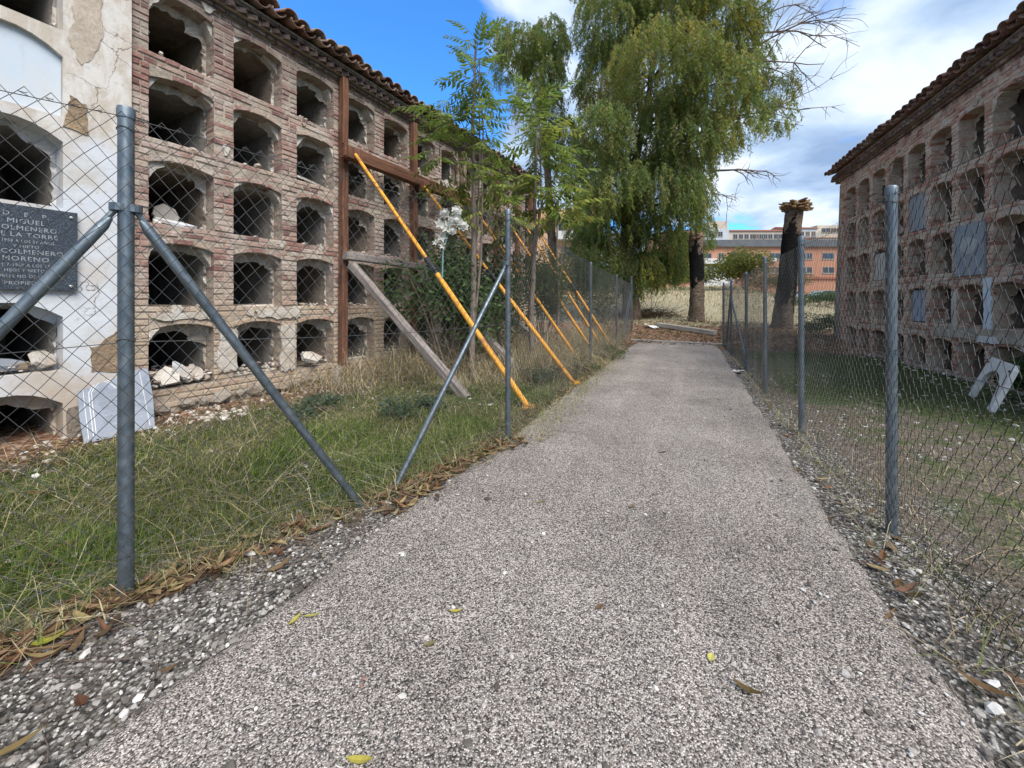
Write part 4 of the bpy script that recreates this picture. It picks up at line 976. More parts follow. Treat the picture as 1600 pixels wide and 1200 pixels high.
bigst = [(215, 1078, .017, 'pale oval pebble low on the left gravel verge'), (195, 1182, .022, 'white stone at the bottom edge left of the path'), (132, 1008, .020, 'blue grey stone beside the yellow lobed leaf'), (55, 1133, .026, 'long white stone near the bottom left corner'), (50, 1185, .024, 'cluster white stone in the bottom left corner'), (392, 858, .028, 'pale stone with leaves by the foot of the near brace'), (1555, 1093, .03, 'flat white stone on the right verge near the bottom corner'), (1552, 1056, .022, 'yellowish round stone on the right verge')]
for (px, py, r, l) in bigst:
    x, y = gp(px, py); stone_obj('stone', (x, y, gz1(x, y)+r*.35), (r, r*.75, r*.6), MAT['white_rubble'], l, 'stone', None, (0, 0, random.uniform(0, 6)))
for (px, py, l) in ((568, 1060, 'upper of the two small orange red stones on the path'), (565, 1071, 'lower of the two small orange red stones on the path')):
    x, y = gp(px, py, .03); o = stone_obj('stone', (x, y, .03), (.006, .006, .005), MAT['red_roof'], l, 'stone')
# ------------------------------------------------------------------ foliage helpers
def leaves_np(P_, D_, N_, L, W, cols, bend=.0):
    """rhombic leaves: base P, direction D, side N; 4 verts, one quad each"""
    D_ = D_/(np.linalg.norm(D_, axis=1, keepdims=True)+1e-9); N_ = np.cross(D_, N_); N_ = N_/(np.linalg.norm(N_, axis=1, keepdims=True)+1e-9)
    L = np.asarray(L)[:, None]; W = np.asarray(W)[:, None]; up = np.cross(N_, D_)
    m = P_+D_*L*.45+up*L*bend; t = P_+D_*L
    V = np.stack([P_, m+N_*W/2, t, m-N_*W/2], 1).reshape(-1, 3)
    F = np.arange(len(P_)*4).reshape(-1, 4)
    return V, F, np.repeat(cols, 4, 0)
def rdir(n, zlo=-1, zhi=1):
    z = rng.uniform(zlo, zhi, n); a = rng.uniform(0, 2*math.pi, n); r = np.sqrt(1-np.clip(z*z, 0, 1)); return np.stack([r*np.cos(a), r*np.sin(a), z], 1)
def pal(n, cols, jit=.25):
    c = np.array(cols)[rng.integers(0, len(cols), n)]; return np.clip(c*(1+rng.uniform(-jit, jit, (n, 1)))*(1+rng.uniform(-.08, .08, (n, 3))), 0, 1)
def branch_path(a, d, L, n=7, wob=.25, droop=0.0):
    p = Vector(a); d = Vector(d).normalized(); pts = [p.copy()]
    for i in range(n):
        d = (d+Vector((random.gauss(0, wob), random.gauss(0, wob), random.gauss(0, wob)-droop))*.5).normalized(); p = p+d*(L/n); pts.append(p.copy())
    return pts
def frond_mesh(L, cols, pairs=11, ll=.13, lw=.036, droop=.35):
    k = 8; R = []; Dn = []
    for i in range(k+1):
        u = i/k; R.append((L*u*(1-.12*u), 0, -droop*L*u*u))
    mb = MB(); mb.tube(R, [.004*(1-.7*i/k) for i in range(k+1)], 4)
    V0 = np.array(mb.v); F0 = np.array(mb.f[:-2])
    P_, D_, N_, LL = [], [], [], []
    for i in range(pairs):
        u = .16+.84*(i+.5)/pairs
        for sgn in (-1, 1):
            uu = u+random.uniform(-.02, .02); p = np.array([L*uu*(1-.12*uu), 0, -droop*L*uu*uu]); P_.append(p)
            fw = .35+.5*u; D_.append([fw, sgn*(1-.3*u), -.35-random.uniform(0, .4)-.5*u*droop]); N_.append([random.uniform(-.25, .25), random.uniform(-.25, .25), 1]); LL.append(ll*(1-.45*abs(u-.45)/.55)*random.uniform(.85, 1.1))
    V, F, Cc = leaves_np(np.array(P_), np.array(D_, float), np.array(N_, float), LL, np.array(LL)*lw/ll*1.0, pal(len(P_), cols), -.04)
    Vt = np.concatenate([V0, V]); Ft = np.concatenate([F0, F+len(V0)]); Ct = np.concatenate([np.tile([[.16, .13, .06]], (len(V0), 1)), Cc])
    return mesh_np('frond', Vt, Ft, MAT['leaf'], Ct)
def place_frond(root, me, p, az, el, roll=0, sc=1):
    sc *= 1.08
    o = ob('frond', me, root, p); o.rotation_euler = (Matrix.Rotation(az, 4, 'Z') @ Matrix.Rotation(-el, 4, 'Y') @ Matrix.Rotation(roll, 4, 'X')).to_euler(); o.scale = (sc,)*3; return o

GREENS = [(.14, .21, .045), (.18, .25, .05), (.22, .28, .06), (.11, .17, .05)]
YG = [(.30, .35, .06), (.40, .40, .08), (.24, .30, .06)]
fr_dark = [frond_mesh(.62, GREENS, 7, .17, .058, random.uniform(.2, .5)) for _ in range(4)]
fr_mid = [frond_mesh(.72, GREENS+YG[2:], 7, .20, .064, random.uniform(.15, .5)) for _ in range(4)]
fr_yel = [frond_mesh(.7, YG, 7, .21, .066, random.uniform(.15, .45)) for _ in range(3)]
def sapling(loc, stems, label, whorls, trunk_mat='sapling_bark', cat='tree'):
    """stems: list of (points, r0, r1) rel. to loc; whorls: list of (x,y,z, n, el, scale, meshes)"""
    root = empty('tree_of_heaven', loc); tag(root, label, cat, None)
    mb = MB()
    for pts, r0, r1 in stems:
        n = len(pts); fine = []
        for a, b in zip(pts[:-1], pts[1:]):
            for u in (0, .33, .66): fine.append(Vector(a).lerp(Vector(b), u)+Vector((random.gauss(0, .008), random.gauss(0, .008), 0)))
        fine.append(Vector(pts[-1])); mb.tube(fine, [r0+(r1-r0)*i/(len(fine)-1) for i in range(len(fine))], 8)
    smooth_by_angle(mb.build('trunk', MAT[trunk_mat], root), 60)
    bm_ = MB()
    for (x, y, z, n, el, sc, ms, spread) in whorls:
        n = int(n*2.0)
        for i in range(n):
            az = 2*math.pi*(i+random.uniform(-.35, .35))/n+random.uniform(0, 6.28); e = el+random.uniform(-.3, .3); d = Vector((math.cos(az), math.sin(az), 0))
            p0 = Vector((x, y, z+random.uniform(-.25, .15))); q = p0+d*spread*random.uniform(.3, 1)+Vector((0, 0, spread*random.uniform(.3, .9)))
            if spread > .1 and i % 2 == 0: bm_ = MB(); bm_.tube([p0-Vector((0, 0, spread*.2)), p0.lerp(q, .5)+Vector((0, 0, -.02)), q], [.009, .006, .004], 4); bm_.build('branch', MAT['twig'], root)
            place_frond(root, random.choice(ms), q, az, e, random.uniform(-.3, .3), sc*random.uniform(.75, 1.15))
    return root
gzA = gz1(-.63, 6.0)
sapling((-.63, 6.0, gzA), [([(0, 0, 0), (.02, 0, 1.6), (.03, .02, 2.6), (.02, 0, 3.6), (.05, 0, 4.6), (.06, 0, 5.3)], .052, .014), ([(.0, .02, .5), (.14, .05, 1.9), (.17, .05, 3.0), (.16, .05, 4.3)], .024, .008), ([(.0, .02, 1.4), (.10, .05, 2.6), (.12, .05, 3.5), (.12, .05, 5.0)], .02, .008)],
        'tall slender sapling with pale trunk and dark feathery leaves against the blue sky', [
    (.06, 0, 5.15, 9, .75, .78, fr_dark, .06), (.06, 0, 4.75, 9, .15, 1.0, fr_dark, .06), (.05, 0, 4.4, 7, -.1, .75, fr_dark, .08), (-.42, 0, 4.1, 6, .1, .8, fr_mid, .15), (-.5, 0, 3.5, 6, .1, .8, fr_mid, .15), (-.1, 0, 4.0, 6, .1, .9, fr_mid, .2), (.25, .1, 3.7, 6, .1, .8, fr_mid, .2), (-.25, -.05, 3.2, 6, .0, .8, fr_mid, .2),
    (.1, 0, 3.0, 6, .0, .8, fr_mid, .25), (-.4, .1, 2.75, 4, -.05, .8, fr_yel, .15), (.3, 0, 2.6, 5, .0, .8, fr_mid+fr_yel, .2), (.1, .1, 4.2, 5, .2, .7, fr_dark, .15)])
gzB = gz1(.37, 7.0)
sapling((.37, 7.0, gzB), [([(-.02, 0, 0), (.0, 0, 1.2), (.03, .02, 2.2), (.05, .02, 3.2), (.08, 0, 4.4)], .055, .02), ([(.03, 0, 1.9), (.16, .02, 2.9), (.16, .02, 3.9), (.12, 0, 4.7)], .024, .01)],
        'leafy sapling with brown trunk and large yellowish green feathery leaves before the big tree', [
    (.1, 0, 4.55, 8, .6, .95, fr_mid, .06), (.15, 0, 4.1, 8, .25, 1.05, fr_mid+fr_yel, .12), (-.05, 0, 3.7, 8, .1, 1.1, fr_mid, .2), (.3, 0, 3.35, 8, .05, 1.1, fr_mid+fr_yel, .25), (-.25, 0, 3.2, 7, .0, 1.05, fr_yel+fr_mid, .25), (.15, 0, 2.9, 7, .0, 1.05, fr_mid, .25), (.5, 0, 2.75, 5, -.05, 1.0, fr_yel, .2), (-.3, 0, 2.55, 4, -.1, .9, fr_mid, .2)])
gzC = gz1(1.07, 9.0)
sapling((1.07, 9.0, gzC), [([(0, 0, 0), (.02, 0, 1.5), (-.02, 0, 2.6), (.02, 0, 3.6)], .045, .012), ([(.02, .0, 1.4), (.10, .02, 2.2), (.28, 0, 3.2)], .02, .006)],
        'thin grey bare stemmed sapling standing left of the big weeping tree', [
    (0, 0, 3.5, 5, .4, .7, fr_mid, .15), (.25, 0, 3.1, 4, .1, .7, fr_yel, .15), (0, 0, 2.9, 4, 0, .7, fr_mid, .2)])
gzD = gz1(-.30, 7.6)
sapling((-.30, 7.6, gzD), [([(0, 0, 0), (.03, 0, 1.8), (.0, 0, 3.0), (.06, 0, 4.2)], .028, .008)], 'very thin reddish stem with few leaves between the two leafy saplings', [
    (.05, 0, 4.1, 5, .4, .75, fr_mid, .1), (.02, 0, 3.5, 5, .1, .75, fr_yel+fr_mid, .2), (0, 0, 3.0, 4, 0, .8, fr_mid, .25)], 'twig')

# ------------------------------------------------------------------ weeping pepper trees
def weeping_tree(name, base, trunk_pts, trunk_r, clumps, label, nstr, leafL, cols, bare=(), limbs=True, per=26):
    root = empty(name, base); tag(root, label, 'tree'); B = Vector(base)
    mb = MB(); mb.tube([Vector(p)-B for p in trunk_pts], trunk_r, 10)
    top = Vector(trunk_pts[-1])-B
    lb = MB()
    for (c, r, dens) in clumps:
        c = Vector(c)-B; k = min(len(trunk_pts)-1, max(1, int(len(trunk_pts)*.3)+random.randint(0, 3))); s0 = Vector(trunk_pts[min(k, len(trunk_pts)-1)])-B
        best = min((Vector(p)-B for p in trunk_pts), key=lambda q: (q-c).length+max(0, (q.z-c.z+.5))*3); s0 = best
        m_ = s0.lerp(c, .5)+Vector((random.gauss(0, .25), random.gauss(0, .25), .3)); lb.tube([s0, s0.lerp(m_, .5)+Vector((0, 0, .1)), m_, m_.lerp(c, .6), c], [.075, .06, .045, .03, .015], 6)
        for _ in range(3):
            e = c+Vector((random.gauss(0, r[0]*.45), random.gauss(0, r[1]*.45), random.gauss(0, r[2]*.4))); lb.tube(branch_path(m_.lerp(c, .5), e-m_, (e-m_).length*.8, 5, .3), [.035, .028, .022, .016, .011, .007], 5)
    smooth_by_angle(mb.build('trunk', MAT['bark'], root), 60); lb.build('limb', MAT['bark'], root)
    tot = sum(r[0]*r[2]*d for c, r, d in clumps); Ps, Ds, Ns, Ls, Cs = [], [], [], [], []; tw = [], []
    for (c, r, dens) in clumps:
        n = max(8, int(nstr*r[0]*r[2]*dens/tot)); c = np.array(Vector(c)-B)
        d = rdir(n); rad = rng.uniform(.25, 1, n)**.5; p = c+d*rad[:, None]*np.array(r); 
        L = rng.uniform(.3, .95, n)*(.75+.25*r[2]); out = d.copy(); out[:, 2] = .15
        base_c = pal(n, cols, .18)*np.clip(1+.25*(vnoise(p[:, 0]*2, p[:, 2]*2, 1.0, 31)-.5)[:, None]*2, .4, 1.6)
        warm = (vnoise(p[:, 0]+p[:, 1], p[:, 2], .55, 33) > .62)[:, None]; base_c = np.where(warm, base_c*np.array([[1.22, 1.03, .8]]), base_c)
        t = (np.arange(per)+.5)/per
        pts = p[:, None]+out[:, None]*(.35*np.sin(t*1.6))[None, :, None]*L[:, None, None]; pts[..., 2] -= (t**1.35)[None]*L[:, None]*.95
        pts += rng.normal(0, .018, pts.shape)
        az = rng.uniform(0, 6.283, (n, per)); dv = np.stack([np.cos(az)*.75, np.sin(az)*.75, -np.ones((n, per))*rng.uniform(.5, 1.2, (n, per))], -1)
        Ps.append(pts.reshape(-1, 3)); Ds.append(dv.reshape(-1, 3)); Ns.append(rdir(n*per)); Ls.append(rng.uniform(.7, 1.25, n*per)*leafL); Cs.append(np.repeat(base_c, per, 0)*(1+rng.uniform(-.2, .2, (n*per, 1))))
        q = pts[:, ::6]; tw[0].append(q[:, :-1].reshape(-1, 3)); tw[1].append(q[:, 1:].reshape(-1, 3))
    Ls = np.concatenate(Ls); V, F, Cc = leaves_np(np.concatenate(Ps), np.concatenate(Ds), np.concatenate(Ns), Ls, Ls*.23, np.concatenate(Cs))
    ob('crown', mesh_np('crown', V, F, MAT['leaf'], Cc), root)
    V, F = tubes_np(np.concatenate(tw[0]), np.concatenate(tw[1]), .005); ob('twigs', mesh_np('twigs', V, F, MAT['twig']), root)
    for (a, d, L, r0) in bare:
        bb = MB(); 
        def grow(a, d, L, r, depth):
            pts = branch_path(a, d, L, 7, .30, .05); bb.tube(pts, [r*(1-.7*i/7) for i in range(8)], 5)
            if depth:
                for _ in range(5 if depth > 1 else 4):
                    i = random.randint(2, 6); dd = (pts[i+1]-pts[i]).normalized()+Vector((random.gauss(0, .55), random.gauss(0, .4), random.gauss(.05, .55))); grow(pts[i], dd, L*random.uniform(.35, .65), r*.5, depth-1)
        grow(Vector(a)-B, d, L, r0, 2); bb.build('bare_branch', MAT['twig'], root)
    return root
TY = 17.5
def pxw(px, py, Y): return ((px-800)/600*Y, Y, 1.2+(474-py)/600*Y)
cl = [(960, 40, 66, 62, 1), (1040, 15, 80, 62, 1), (1112, 50, 74, 62, 1), (948, 130, 54, 72, 1), (1030, 120, 88, 72, 1), (1115, 140, 64, 58, 1), (1165, 115, 40, 45, .7), (940, 215, 42, 52, 1), (1010, 225, 76, 70, 1), (1080, 225, 54, 58, 1), (1130, 215, 36, 40, .6), (1205, 150, 34, 34, .55), (1215, 185, 26, 30, .5), (1160, 195, 40, 40, .35),
      (962, 300, 52, 50, 1), (1024, 310, 62, 60, 1), (1072, 310, 32, 50, .8), (958, 365, 50, 42, 1), (1020, 385, 48, 46, .9), (922, 385, 28, 30, .6), (1058, 400, 25, 34, .7), (1040, 420, 40, 25, .6), (985, 455, 12, 34, .7), (915, 430, 24, 34, .5), (1000, -70, 120, 70, .9), (1090, -60, 80, 70, .8), (930, 320, 34, 40, .8), (905, 410, 30, 40, .5), (925, 260, 26, 50, .8), (915, 350, 34, 50, .8), (940, 410, 40, 40, .9), (1045, 425, 36, 34, .9), (1000, 428, 36, 34, .9), (1075, 425, 22, 24, .6), (1085, 370, 26, 46, .7), (1090, 290, 24, 50, .7), (1100, 330, 14, 40, .35), (1150, 60, 36, 50, .5)]
s_ = TY/600; clumps = []
for (px, py, rx, rz, d) in cl:
    Yc = TY+(random.uniform(-2.2, 2.2) if py < 355 else random.uniform(.2, 1.6)); x, y, z = pxw(px, py, Yc); sc = Yc/600
    clumps.append(((x, y, z+.35), (rx*sc*.95, rx*sc*1.05+.25, rz*sc*.85), d))
tb = (5.45, 17.5, gz1(5.45, 17.5)-.05)
PG = [(.185, .255, .06), (.235, .295, .07), (.29, .325, .08), (.34, .345, .095), (.15, .225, .068), (.175, .265, .088)]
weeping_tree('pepper_tree', tb, [tb, (5.42, 17.5, 1.3), (5.36, 17.45, 2.4), (5.2, 17.4, 3.8), (5.25, 17.5, 5.2), (5.5, 17.5, 7.0), (5.9, 17.5, 9.0), (6.4, 17.6, 11.5), (6.8, 17.7, 13.5)], [.46, .36, .33, .29, .25, .20, .15, .10, .05], clumps,
             'huge weeping pepper tree with dense drooping olive green crown at the end of the path', 13500, .16, PG,
             bare=[((10.6, 17.4, 12.6), (1, -.1, .30), 3.6, .05), ((10.9, 17.4, 13.4), (1, 0, .1), 3.4, .05), ((10.2, 17.3, 14.0), (1, 0, .45), 3.6, .05), ((11.0, 17.5, 12.0), (1, .1, -.15), 2.6, .035), ((9.4, 17.4, 12.2), (1, -.1, .35), 4.4, .05), ((9.2, 17.5, 11.0), (1, 0, .25), 4.2, .05), ((9.4, 17.5, 13.2), (1, 0, .2), 4.0, .045), ((10.2, 17.4, 9.8), (1, 0, .12), 3.6, .05), ((9.0, 17.4, 7.2), (1, .0, -.12), 2.2, .06), ((8.6, 17.4, 6.4), (1, 0, -.3), 2.6, .03), ((8.2, 17.3, 8.2), (1, 0, .15), 3.0, .05)])
cl2 = [(815, 75, 38, 32, 1), (860, 60, 30, 30, .9), (872, 72, 18, 26, .6), (800, 110, 34, 26, .7), (845, 110, 34, 30, .8), (862, 120, 24, 28, .7), (858, 160, 22, 28, .7), (830, 160, 34, 34, .5), (880, 210, 26, 40, .7), (850, 220, 30, 34, .5), (785, 60, 16, 22, .6), (890, 270, 24, 36, .6)]
clumps = []
for (px, py, rx, rz, d) in cl2:
    Yc = 21+random.uniform(-1.2, 1.2); x, y, z = pxw(px, py, Yc); sc = Yc/600; clumps.append(((x, y, z+.3), (rx*sc, rx*sc, rz*sc*.85), d))
tb = (2.3, 21, gz1(2.3, 21)-.05)
weeping_tree('pepper_tree', tb, [tb, (2.3, 21, 3), (2.1, 21, 6), (1.9, 21, 9), (1.7, 21, 12), (1.6, 21, 14.5)], [.3, .26, .22, .18, .12, .06], clumps, 'smaller olive green weeping tree behind the saplings, left of the huge tree', 2100, .17, PG, per=22,
             bare=[((1.6, 21, 14.0), (.1, 0, 1), 2.2, .03), ((3.0, 21, 14.2), (.2, 0, 1), 2.0, .03)])

# ------------------------------------------------------------------ bushes
def bush(name, loc, R, n, leafL, wr, cols, label, cat='bush', stems=14, droop=.0, shell=.35, clump=14):
    root = empty(name, loc); tag(root, label, cat); R = np.array(R)
    cc = rdir(clump, -.6, 1)*rng.uniform(.35, .8, (clump, 1))*R*rng.uniform(.7, 1.3, (clump, 1))+np.array([0, 0, R[2]])
    pk = rng.integers(0, clump, n); p = cc[pk]+rdir(n)*(rng.uniform(.05, 1, n)**.5)[:, None]*R*.48; p[:, 2] = np.maximum(p[:, 2], .04)
    ps = [p]; V, F, Cc = leaves_np(p, rdir(n, -.8-droop, .8-droop), rdir(n), rng.uniform(.7, 1.3, n)*leafL, rng.uniform(.8, 1.2, n)*leafL*wr, pal(n, cols), -.05)
    ob('foliage', mesh_np('foliage', V, F, MAT['leaf'], Cc), root)
    mb = MB()
    for i in range(stems):
        e = Vector(cc[i % clump])+Vector((random.gauss(0, .25*R[0]), random.gauss(0, .25*R[1]), random.gauss(0, .2*R[2]))); s0 = Vector((random.gauss(0, .12), random.gauss(0, .12), -.03)); mb.tube(branch_path(s0, e-s0, (e-s0).length, 5, .15), [.014, .012, .010, .008, .006, .004], 5)
    mb.build('stems', MAT['twig'], root); return root
DG = [(.055, .105, .04), (.075, .13, .05), (.10, .16, .06), (.06, .11, .055)]
def B(x, y): return (x, y, gz1(x, y))
bush('shrub', B(-1.05, 6.35), (.95, .6, 1.15), 3900, .09, .5, DG+[(.12, .18, .07), (.15, .22, .09)], 'dark green leafy shrub growing around the yellow props below the white flowers')
bush('shrub', B(-.35, 7.4), (.85, .6, 1.2), 3000, .09, .45, DG+[(.06, .09, .03)], 'dark green shrub behind the left fence post with the brace')
bush('shrub', B(.75, 9.1), (.75, .6, 1.25), 4200, .11, .22, [(.05, .075, .025), (.075, .10, .035), (.10, .12, .04)], 'olive green willow leaved shrub beside the brown sapling trunk')
bush('shrub', B(2.6, 12.6), (1.1, .9, 1.6), 4200, .12, .24, [(.05, .07, .025), (.07, .09, .03), (.035, .05, .02)], 'olive shrub behind the far end of the left fence')
bush('shrub', B(4.1, 16.5), (1.6, 1.0, 1.7), 4200, .13, .24, DG+[(.05, .07, .025)], 'dark undergrowth at the foot of the big weeping tree')
bush('weed', B(6.55, 4.7), (.45, .55, .32), 2600, .06, .4, [(.02, .05, .014), (.03, .075, .02), (.05, .10, .03)], 'fresh dark green weed clump at the foot of the right wall beside the marble frame', 'weeds', 8)
bush('weed', B(9.3, 11.6), (.7, .5, .35), 2200, .07, .4, DG, 'low dark green weeds at the far corner of the right wall', 'weeds', 8)
bush('shrub', B(17.2, 21.5), (2.2, 1.2, .45), 4200, .11, .4, DG+[(.06, .075, .03)], 'dark green shrub behind the leaning burnt palm trunk', 'bush')
bush('shrub', B(22.5, 33), (3.2, 1.6, 1.2), 3600, .2, .3, [(.16, .12, .06), (.10, .09, .04), (.20, .16, .09)], 'dry brown shrub on the straw field between the palm trunks', 'bush')
t_ = bush('small_tree', B(24.2, 40), (3.5, 3.0, 2.2), 5600, .30, .4, [(.13, .14, .03), (.17, .16, .035), (.09, .11, .03)], 'yellowish green rounded tree before the orange brick apartments', 'tree', 16)
bush('shrub', B(20.5, 44), (3.5, 2, 1.3), 2600, .28, .35, [(.07, .08, .03), (.12, .10, .05)], 'low olive scrub on the field left of the yellowish tree')
bush('shrub', B(43, 60), (7, 2, .5), 3000, .4, .4, [(.05, .07, .03), (.09, .10, .04)], 'long low hedge behind the parked cars')
bush('shrub', B(8.6, 33), (5.0, 3, 1.5), 4200, .3, .25, DG+[(.06, .08, .03)], 'dark distant bushes seen under the weeping tree')
bush('shrub', B(16.5, 46), (5, 2.5, 1.3), 3600, .3, .3, DG+[(.10, .12, .05)], 'distant green bushes between the weeping tree and the shorter palm stump')
bush('shrub', B(11, 42), (5, 2.5, 1.5), 3600, .3, .3, DG+[(.12, .13, .05)], 'distant mixed bushes far behind the weeping tree trunk')
bush('shrub', B(2.8, 33), (3.2, 2, 1.7), 3200, .3, .25, DG+[(.08, .10, .04)], 'olive distant bushes below the peach coloured building')
GG = [(.10, .14, .09), (.15, .19, .13), (.07, .11, .06)]
i_ = 0
for (px, py, r, lab) in ((500, 640, .22, 'grey green leafy weed patch in the grass left of the grey timber shore'), (470, 655, .16, 'smaller grey green weed tuft near the foot of the wall'), (620, 655, .26, 'grey green weed patch in the grass behind the leaning fence brace'), (668, 640, .18, 'grey green weed tuft just behind the timber shore foot'), (915, 585, .32, 'silvery weed clump at the foot of the left fence past the yellow props'), (955, 560, .36, 'silvery weed clump at the foot of the far left fence'), (850, 600, .3, 'green weed tuft at the foot of the second yellow prop')):
    x, y = gp(px, py); bush('weed', B(x, y), (r, r, r*.45), 420, .05, .45, GG, lab, 'weeds', 5)

# ------------------------------------------------------------------ burnt palm stumps
def palm(base, top, r0, r1, label, burn, frill, flare):
    root = empty('palm_stump', base); tag(root, label, 'palm trunk'); b, t = Vector((0, 0, -.15)), Vector(top)-Vector(base); n, k = 60, 22; V, Cc = [], []
    for i in range(n+1):
        u = i/n; c = b.lerp(t, u)+Vector((.10*math.sin(u*3.1)*flare[1], 0, 0)); rr = r0+(r1-r0)*u+flare[0]*math.exp(-u*9); ring = .035*((u*26) % 1.0)
        for j in range(k):
            a = 2*math.pi*j/k; w = rr*(1+.05*math.sin(3*a+u*7)+ring*.6+.05*(float(vnoise(a*2.2, u*22, 1.0, 41))-.5)*2)
            if i >= n-1: w *= random.uniform(.82, 1.0)
            V.append((c.x+w*math.cos(a), c.y+w*math.sin(a), c.z+(random.uniform(-.05, .09) if i == n else 0)))
            bb = max(0, 1-abs((u-burn[0])/burn[1]))*burn[2]*1.25+.7*(float(vnoise(a*1.9, u*7, 1.0, 43))-.5)+.35*(float(vnoise(a*4.1, u*19, 1.0, 44))-.5) if abs(u-burn[0]) < burn[1]*1.3 else 0; Cc.append((bb, bb, bb))
    I = np.arange((n+1)*k).reshape(n+1, k); F = np.stack([I[:-1], np.roll(I[:-1], -1, 1), np.roll(I[1:], -1, 1), I[1:]], -1).reshape(-1, 4)
    V.append(tuple(t-Vector((0, 0, .08)))); Cc.append((0, 0, 0)); last = len(V)-1
    F = np.concatenate([F, np.array([[n*k+j, n*k+(j+1) % k, last, last] for j in range(k)])])
    me = bpy.data.meshes.new('trunk'); me.from_pydata(V, [], [tuple(dict.fromkeys(f)) for f in F.tolist()]); a = me.color_attributes.new('col', 'FLOAT_COLOR', 'POINT')
    for i, c in enumerate(Cc): a.data[i].color = (c[0], c[1], c[2], 1)
    me.materials.append(MAT['palm_bark']); me.polygons.foreach_set('use_smooth', [True]*len(me.polygons)); ob('trunk', me, root)
    mb = MB()
    for i in range(frill[0]):
        a = random.uniform(0, 6.28); r_ = r1*random.uniform(.7, 1.0); p = t+Vector((r_*math.cos(a), r_*math.sin(a), random.uniform(-frill[2], .02))); l = frill[1]*random.uniform(.5, 1.1); d = Vector((math.cos(a), math.sin(a), random.uniform(-.15, .35))); s1 = Vector((-math.sin(a), math.cos(a), 0))*random.uniform(.06, .14)
        e = p+d*l; h = Vector((0, 0, .03)); mb.hexa([p-s1-h, p+s1-h, e-s1*.5-h*.5, e+s1*.5-h*.5, p-s1+h, p+s1+h, e-s1*.5+h*.6, e+s1*.5+h*.6])
    mb.build('frond_stubs', MAT['fibre'], root); return root
x, y = 7.68, 16.0; z = gz1(x, y)
palm((x, y, z), (7.66, 16.0, 4.05), .27, .27, 'shorter burnt palm stump with ragged broken top beside the weeping tree', (.64, .36, .95), (16, .16, .25), (.11, .3))
mb = MB()
x, y = 9.50, 13.5; z = gz1(x, y)
palm((x, y, z), (9.98, 13.5, 4.72), .30, .255, 'taller leaning burnt palm stump with flared dry frond stubs on top', (.52, .42, 1.25), (95, .27, .26), (.05, -.35))

# ------------------------------------------------------------------ buildings and cars far off
def frame_building(loc, rz, label, cat='apartment building'):
    r = empty('apartment_building', loc, rz); return tag(r, label, cat)
def box_part(root, name, mat, x0, x1, y0, y1, z0, z1):
    mb = MB(); mb.box(x0, x1, y0, y1, z0, z1); return mb.build(name, mat, root)
def win(root, x, z, w, h, y=0, shut=False):
    mb = MB(); t = .07
    for (a, b, c, d) in ((x, x+w, z, z+t), (x, x+w, z+h-t, z+h), (x, x+t, z+t, z+h-t), (x+w-t, x+w, z+t, z+h-t), (x+w/2-t/2, x+w/2+t/2, z+t, z+h-t)): mb.box(a, b, y-.06, y-.003, c, d)
    o = mb.build('window', MAT['window_frame'], root)
    mb = MB(); mb.box(x+t, x+w-t, y-.03, y-.002, z+t, z+h-t); mb.build('pane', MAT['shutter' if shut else 'glass'], o)
    mb = MB(); mb.box(x-.06, x+w+.06, y-.12, y-.001, z-.10, z); mb.build('sill', MAT['concrete'], o); return o
BY = 70.0; mpp = BY/600
gb = 2.4
bl = frame_building(((1065-800)*mpp, BY, gb), 0, 'long orange brick apartment block with flat grey roof and two rows of dark windows'); W = (1335-1065)*mpp
zt_ = 1.2+(474-386)*mpp-gb
box_part(bl, 'wall', MAT['orange_brickwork'], 3.4, W, 0, 12, -2, zt_)
box_part(bl, 'roof', MAT['slate_roof'], 3.2, W+.2, -.5, 12, zt_+.01, zt_+1.25)
box_part(bl, 'stair_tower', MAT['orange_brickwork'], -3.6, 3.39, -1, 9, -2, 1.2+(474-362)*mpp-gb)
box_part(bl, 'balcony', MAT['white_render'], 3.6, 8.0, -1.3, -.005, 1.2+(474-413)*mpp-gb, 1.2+(474-405)*mpp-gb)
box_part(bl, 'ground_floor', MAT['white_render'], 3.6, 9.2, -.6, -.006, -2, 1.2+(474-417)*mpp-gb)
for py in (405, 427):
    for (px, w) in ((1122, 9), (1143, 8), (1162, 8), (1183, 8), (1202, 17), (1242, 17), (1260, 9), (1285, 18), (1310, 12)):
        if py == 427 and px < 1200: continue
        win(bl, (px-1065)*mpp, 1.2+(474-py)*mpp-gb, w*mpp, 1.15, 0, random.random() < .2)
for (px, w) in ((1098, 14),): win(bl, (px-1065)*mpp, 1.2+(474-404)*mpp-gb, w*mpp, 1.0)
for px in (1103, 1120): win(bl, (px-1065)*mpp, 1.2+(474-425)*mpp-gb, 1.1, 1.0, -.6)
for py, px in ((395, 1050), (420, 1050), (395, 1062), (420, 1062)): win(bl, (px-1065)*mpp, 1.2+(474-py)*mpp-gb, 1.0, 1.2, -1.0)
box_part(bl, 'shop_band', MAT['red_roof'], 16, W, -.3, -.01, 1.2+(474-436)*mpp-gb, 1.2+(474-433)*mpp-gb)
for (px) in (1204, 1228): box_part(bl, 'air_conditioner', MAT['white_plastic'], (px-1065)*mpp, (px-1065)*mpp+.8, -.45, -.01, 1.2+(474-409)*mpp-gb, 1.2+(474-409)*mpp-gb+.6)
mb = MB(); mb.tube([(6.5, 2, zt_+1.2), (6.5, 2, zt_+3.4)], .04, 5); mb.tube([(5.8, 2, zt_+3.2), (7.2, 2, zt_+3.2)], .03, 4); mb.build('antenna', MAT['galvanised'], bl)
